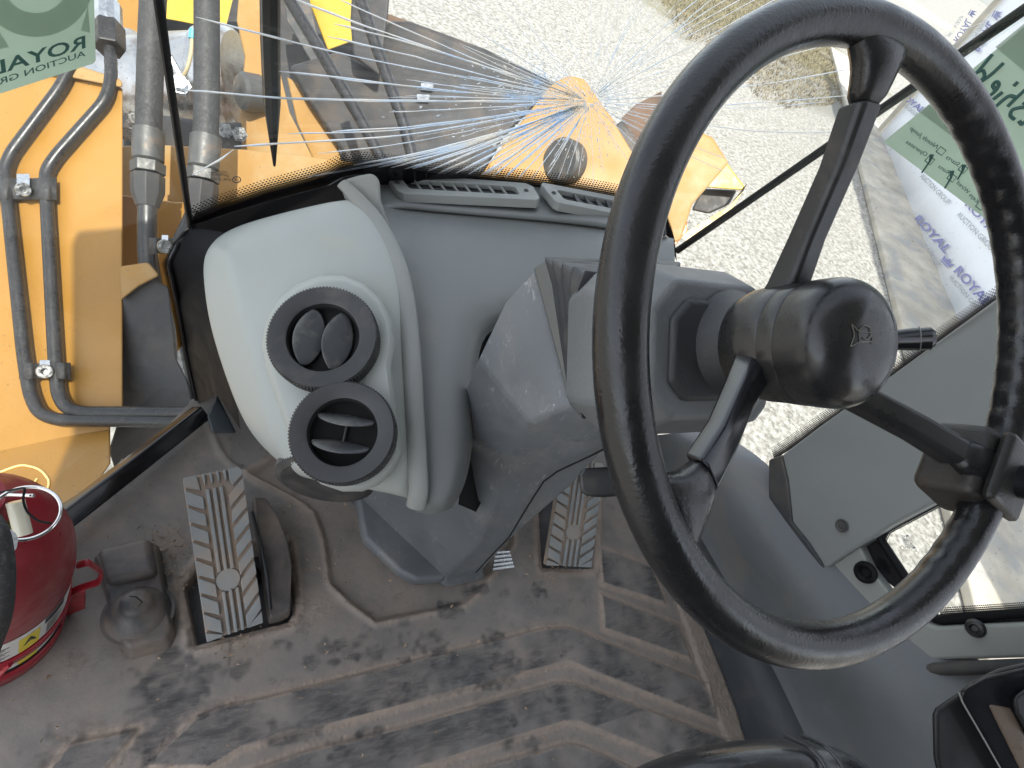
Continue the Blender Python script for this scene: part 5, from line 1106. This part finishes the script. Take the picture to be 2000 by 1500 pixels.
# pull ring, pin, hose, valve
c = P(50, 1002, .455); n = (CAM - c).normalized(); n = (n + Vector((-.25, .2, 0))).normalized(); A1, B1, _ = frame(n, rt)
pts = [c + (A1 * math.cos(t) * 1.08 + B1 * math.sin(t)) * .0212 for t in [k * math.pi / 24 for k in range(49)]]; v, f = tube(pts, .0015, 8); obj('pull_ring', v, f, m_chrome, fx, smooth=60)
v, f = tube([P(-60, 985, .47), P(20, 966, .455), P(66, 968, .455)], .0015, 8); obj('pin', v, f, m_chrome, fx, smooth=60)
v, f = tube([P(30, 980, .47), P(46, 1044, .475)], .0065, 14, flat=.7); obj('clear_tag', v, f, mat('yellowed_clear_plastic', (.55, .52, .40), .15), fx, smooth=50)
v, f = tube([P(24, 1028, .475), P(4, 1030, .475)], .0055, 6); obj('valve_nut', v, f, mat('brass', (.35, .28, .12), .35, .9), fx)
v, f = tube(smooth_path([P(*q) for q in [(-20, 966, .455), (28, 956, .455), (50, 952, .452), (44, 975, .45), (52, 1000, .45), (74, 1018, .45), (100, 1022, .452)]], .4, 4), .0009, 6); obj('tamper_tie', v, f, m_rubber, fx, smooth=60)
v, f = tube(smooth_path([P(*q) for q in [(-50, 1000, .42), (-14, 1040, .415), (-2, 1120, .42), (-6, 1200, .44), (-34, 1280, .47)]], .4, 5), .0105, 14); obj('hose', v, f, m_hose, fx, smooth=60)
v, f = tube([P(-30, 1060, .42), P(-4, 1066, .415)], .013, 14); obj('hose_ferrule', v, f, m_steel, fx, smooth=50)
# ============================================================ SEAT AND ARMREST CONSOLE
se = thing('seat_cushion', 'front edge of a black vinyl seat cushion at the bottom of the view', 'seat', P(1480, 1560, .62))
def seatring(y0, dt, sh): return [P(x, y + y0, t + dt) for x, y, t in sh]
sh = [(1180, 1530, .62), (1262, 1484, .60), (1360, 1454, .59), (1460, 1441, .585), (1570, 1440, .585), (1650, 1462, .59), (1706, 1500, .60), (1760, 1560, .62)]
r0 = [P(x, y, t + .05) for x, y, t in sh]; r1 = [P(x, y, t) for x, y, t in sh]; r2 = [P(x + (1480 - x) * .12, y + 40, t - .03) for x, y, t in sh]; r3 = [P(x + (1480 - x) * .25, y + 140, t - .04) for x, y, t in sh]; r4 = [P(x + (1480 - x) * .3, y + 420, t - .05) for x, y, t in sh]
v, f = grid([r0, r1, r2, r3, r4]); obj('cushion', v, f, m_seat, se, smooth=180, sub=3, solid=.02)
for q in ([(1532, 1437), (1580, 1458), (1606, 1484), (1622, 1520)], [(1566, 1436), (1612, 1456), (1640, 1486), (1654, 1520)]):
    v, f = tube(smooth_path([P(x, y, .578 - (y - 1436) * .0003) for x, y in q], .4, 4), .0022, 8); obj('piping', v, f, m_seat, se, smooth=60)
ac = thing('armrest_console', 'glossy black armrest control console in the bottom right corner', 'armrest console', P(1920, 1440, .55))
co = [(1822, 1480), (1820, 1395), (1826, 1382), (1868, 1354), (1905, 1325), (1950, 1305), (2010, 1291), (2100, 1290), (2100, 1600), (1850, 1600)]
v, f = poly_prism([P(x, y, .60) for x, y in co], ray(1900, 1400) * .12); obj('side_shell', v, f, m_black, ac, bevel=.008, seg=3)
ci = [(1872, 1352), (1890, 1338), (1925, 1320), (2010, 1300), (2100, 1300), (2100, 1600), (1985, 1560), (1950, 1500), (1905, 1420), (1876, 1368)]
v, f = poly_prism([P(x, y, .585) for x, y in ci], ray(1950, 1400) * .03); obj('top_shell', v, f, m_gloss, ac, bevel=.006, seg=3)
v, f = poly_prism([P(x, y, .583) for x, y in [(1928, 1374), (1975, 1382), (2010, 1450), (2060, 1560), (2020, 1560)]], ray(1950, 1400) * .01); obj('brown_trim', v, f, mat('satin_brown_grey', (.16, .12, .09), .3), ac, bevel=.003)  # brown-grey inlay on the console top
v, f = poly_prism([P(x, y, .574) for x, y in [(1976, 1362), (2000, 1345), (2100, 1330), (2100, 1500), (2010, 1440), (1982, 1392)]], ray(1990, 1400) * .02); obj('button_pad', v, f, m_black, ac, bevel=.005)
v, f = tube(smooth_path([P(x, y, .582) for x, y in [(1873, 1353), (1880, 1372), (1915, 1432), (1965, 1520)]], .3, 3), .0009, 6); obj('seam', v, f, m_trim, ac)
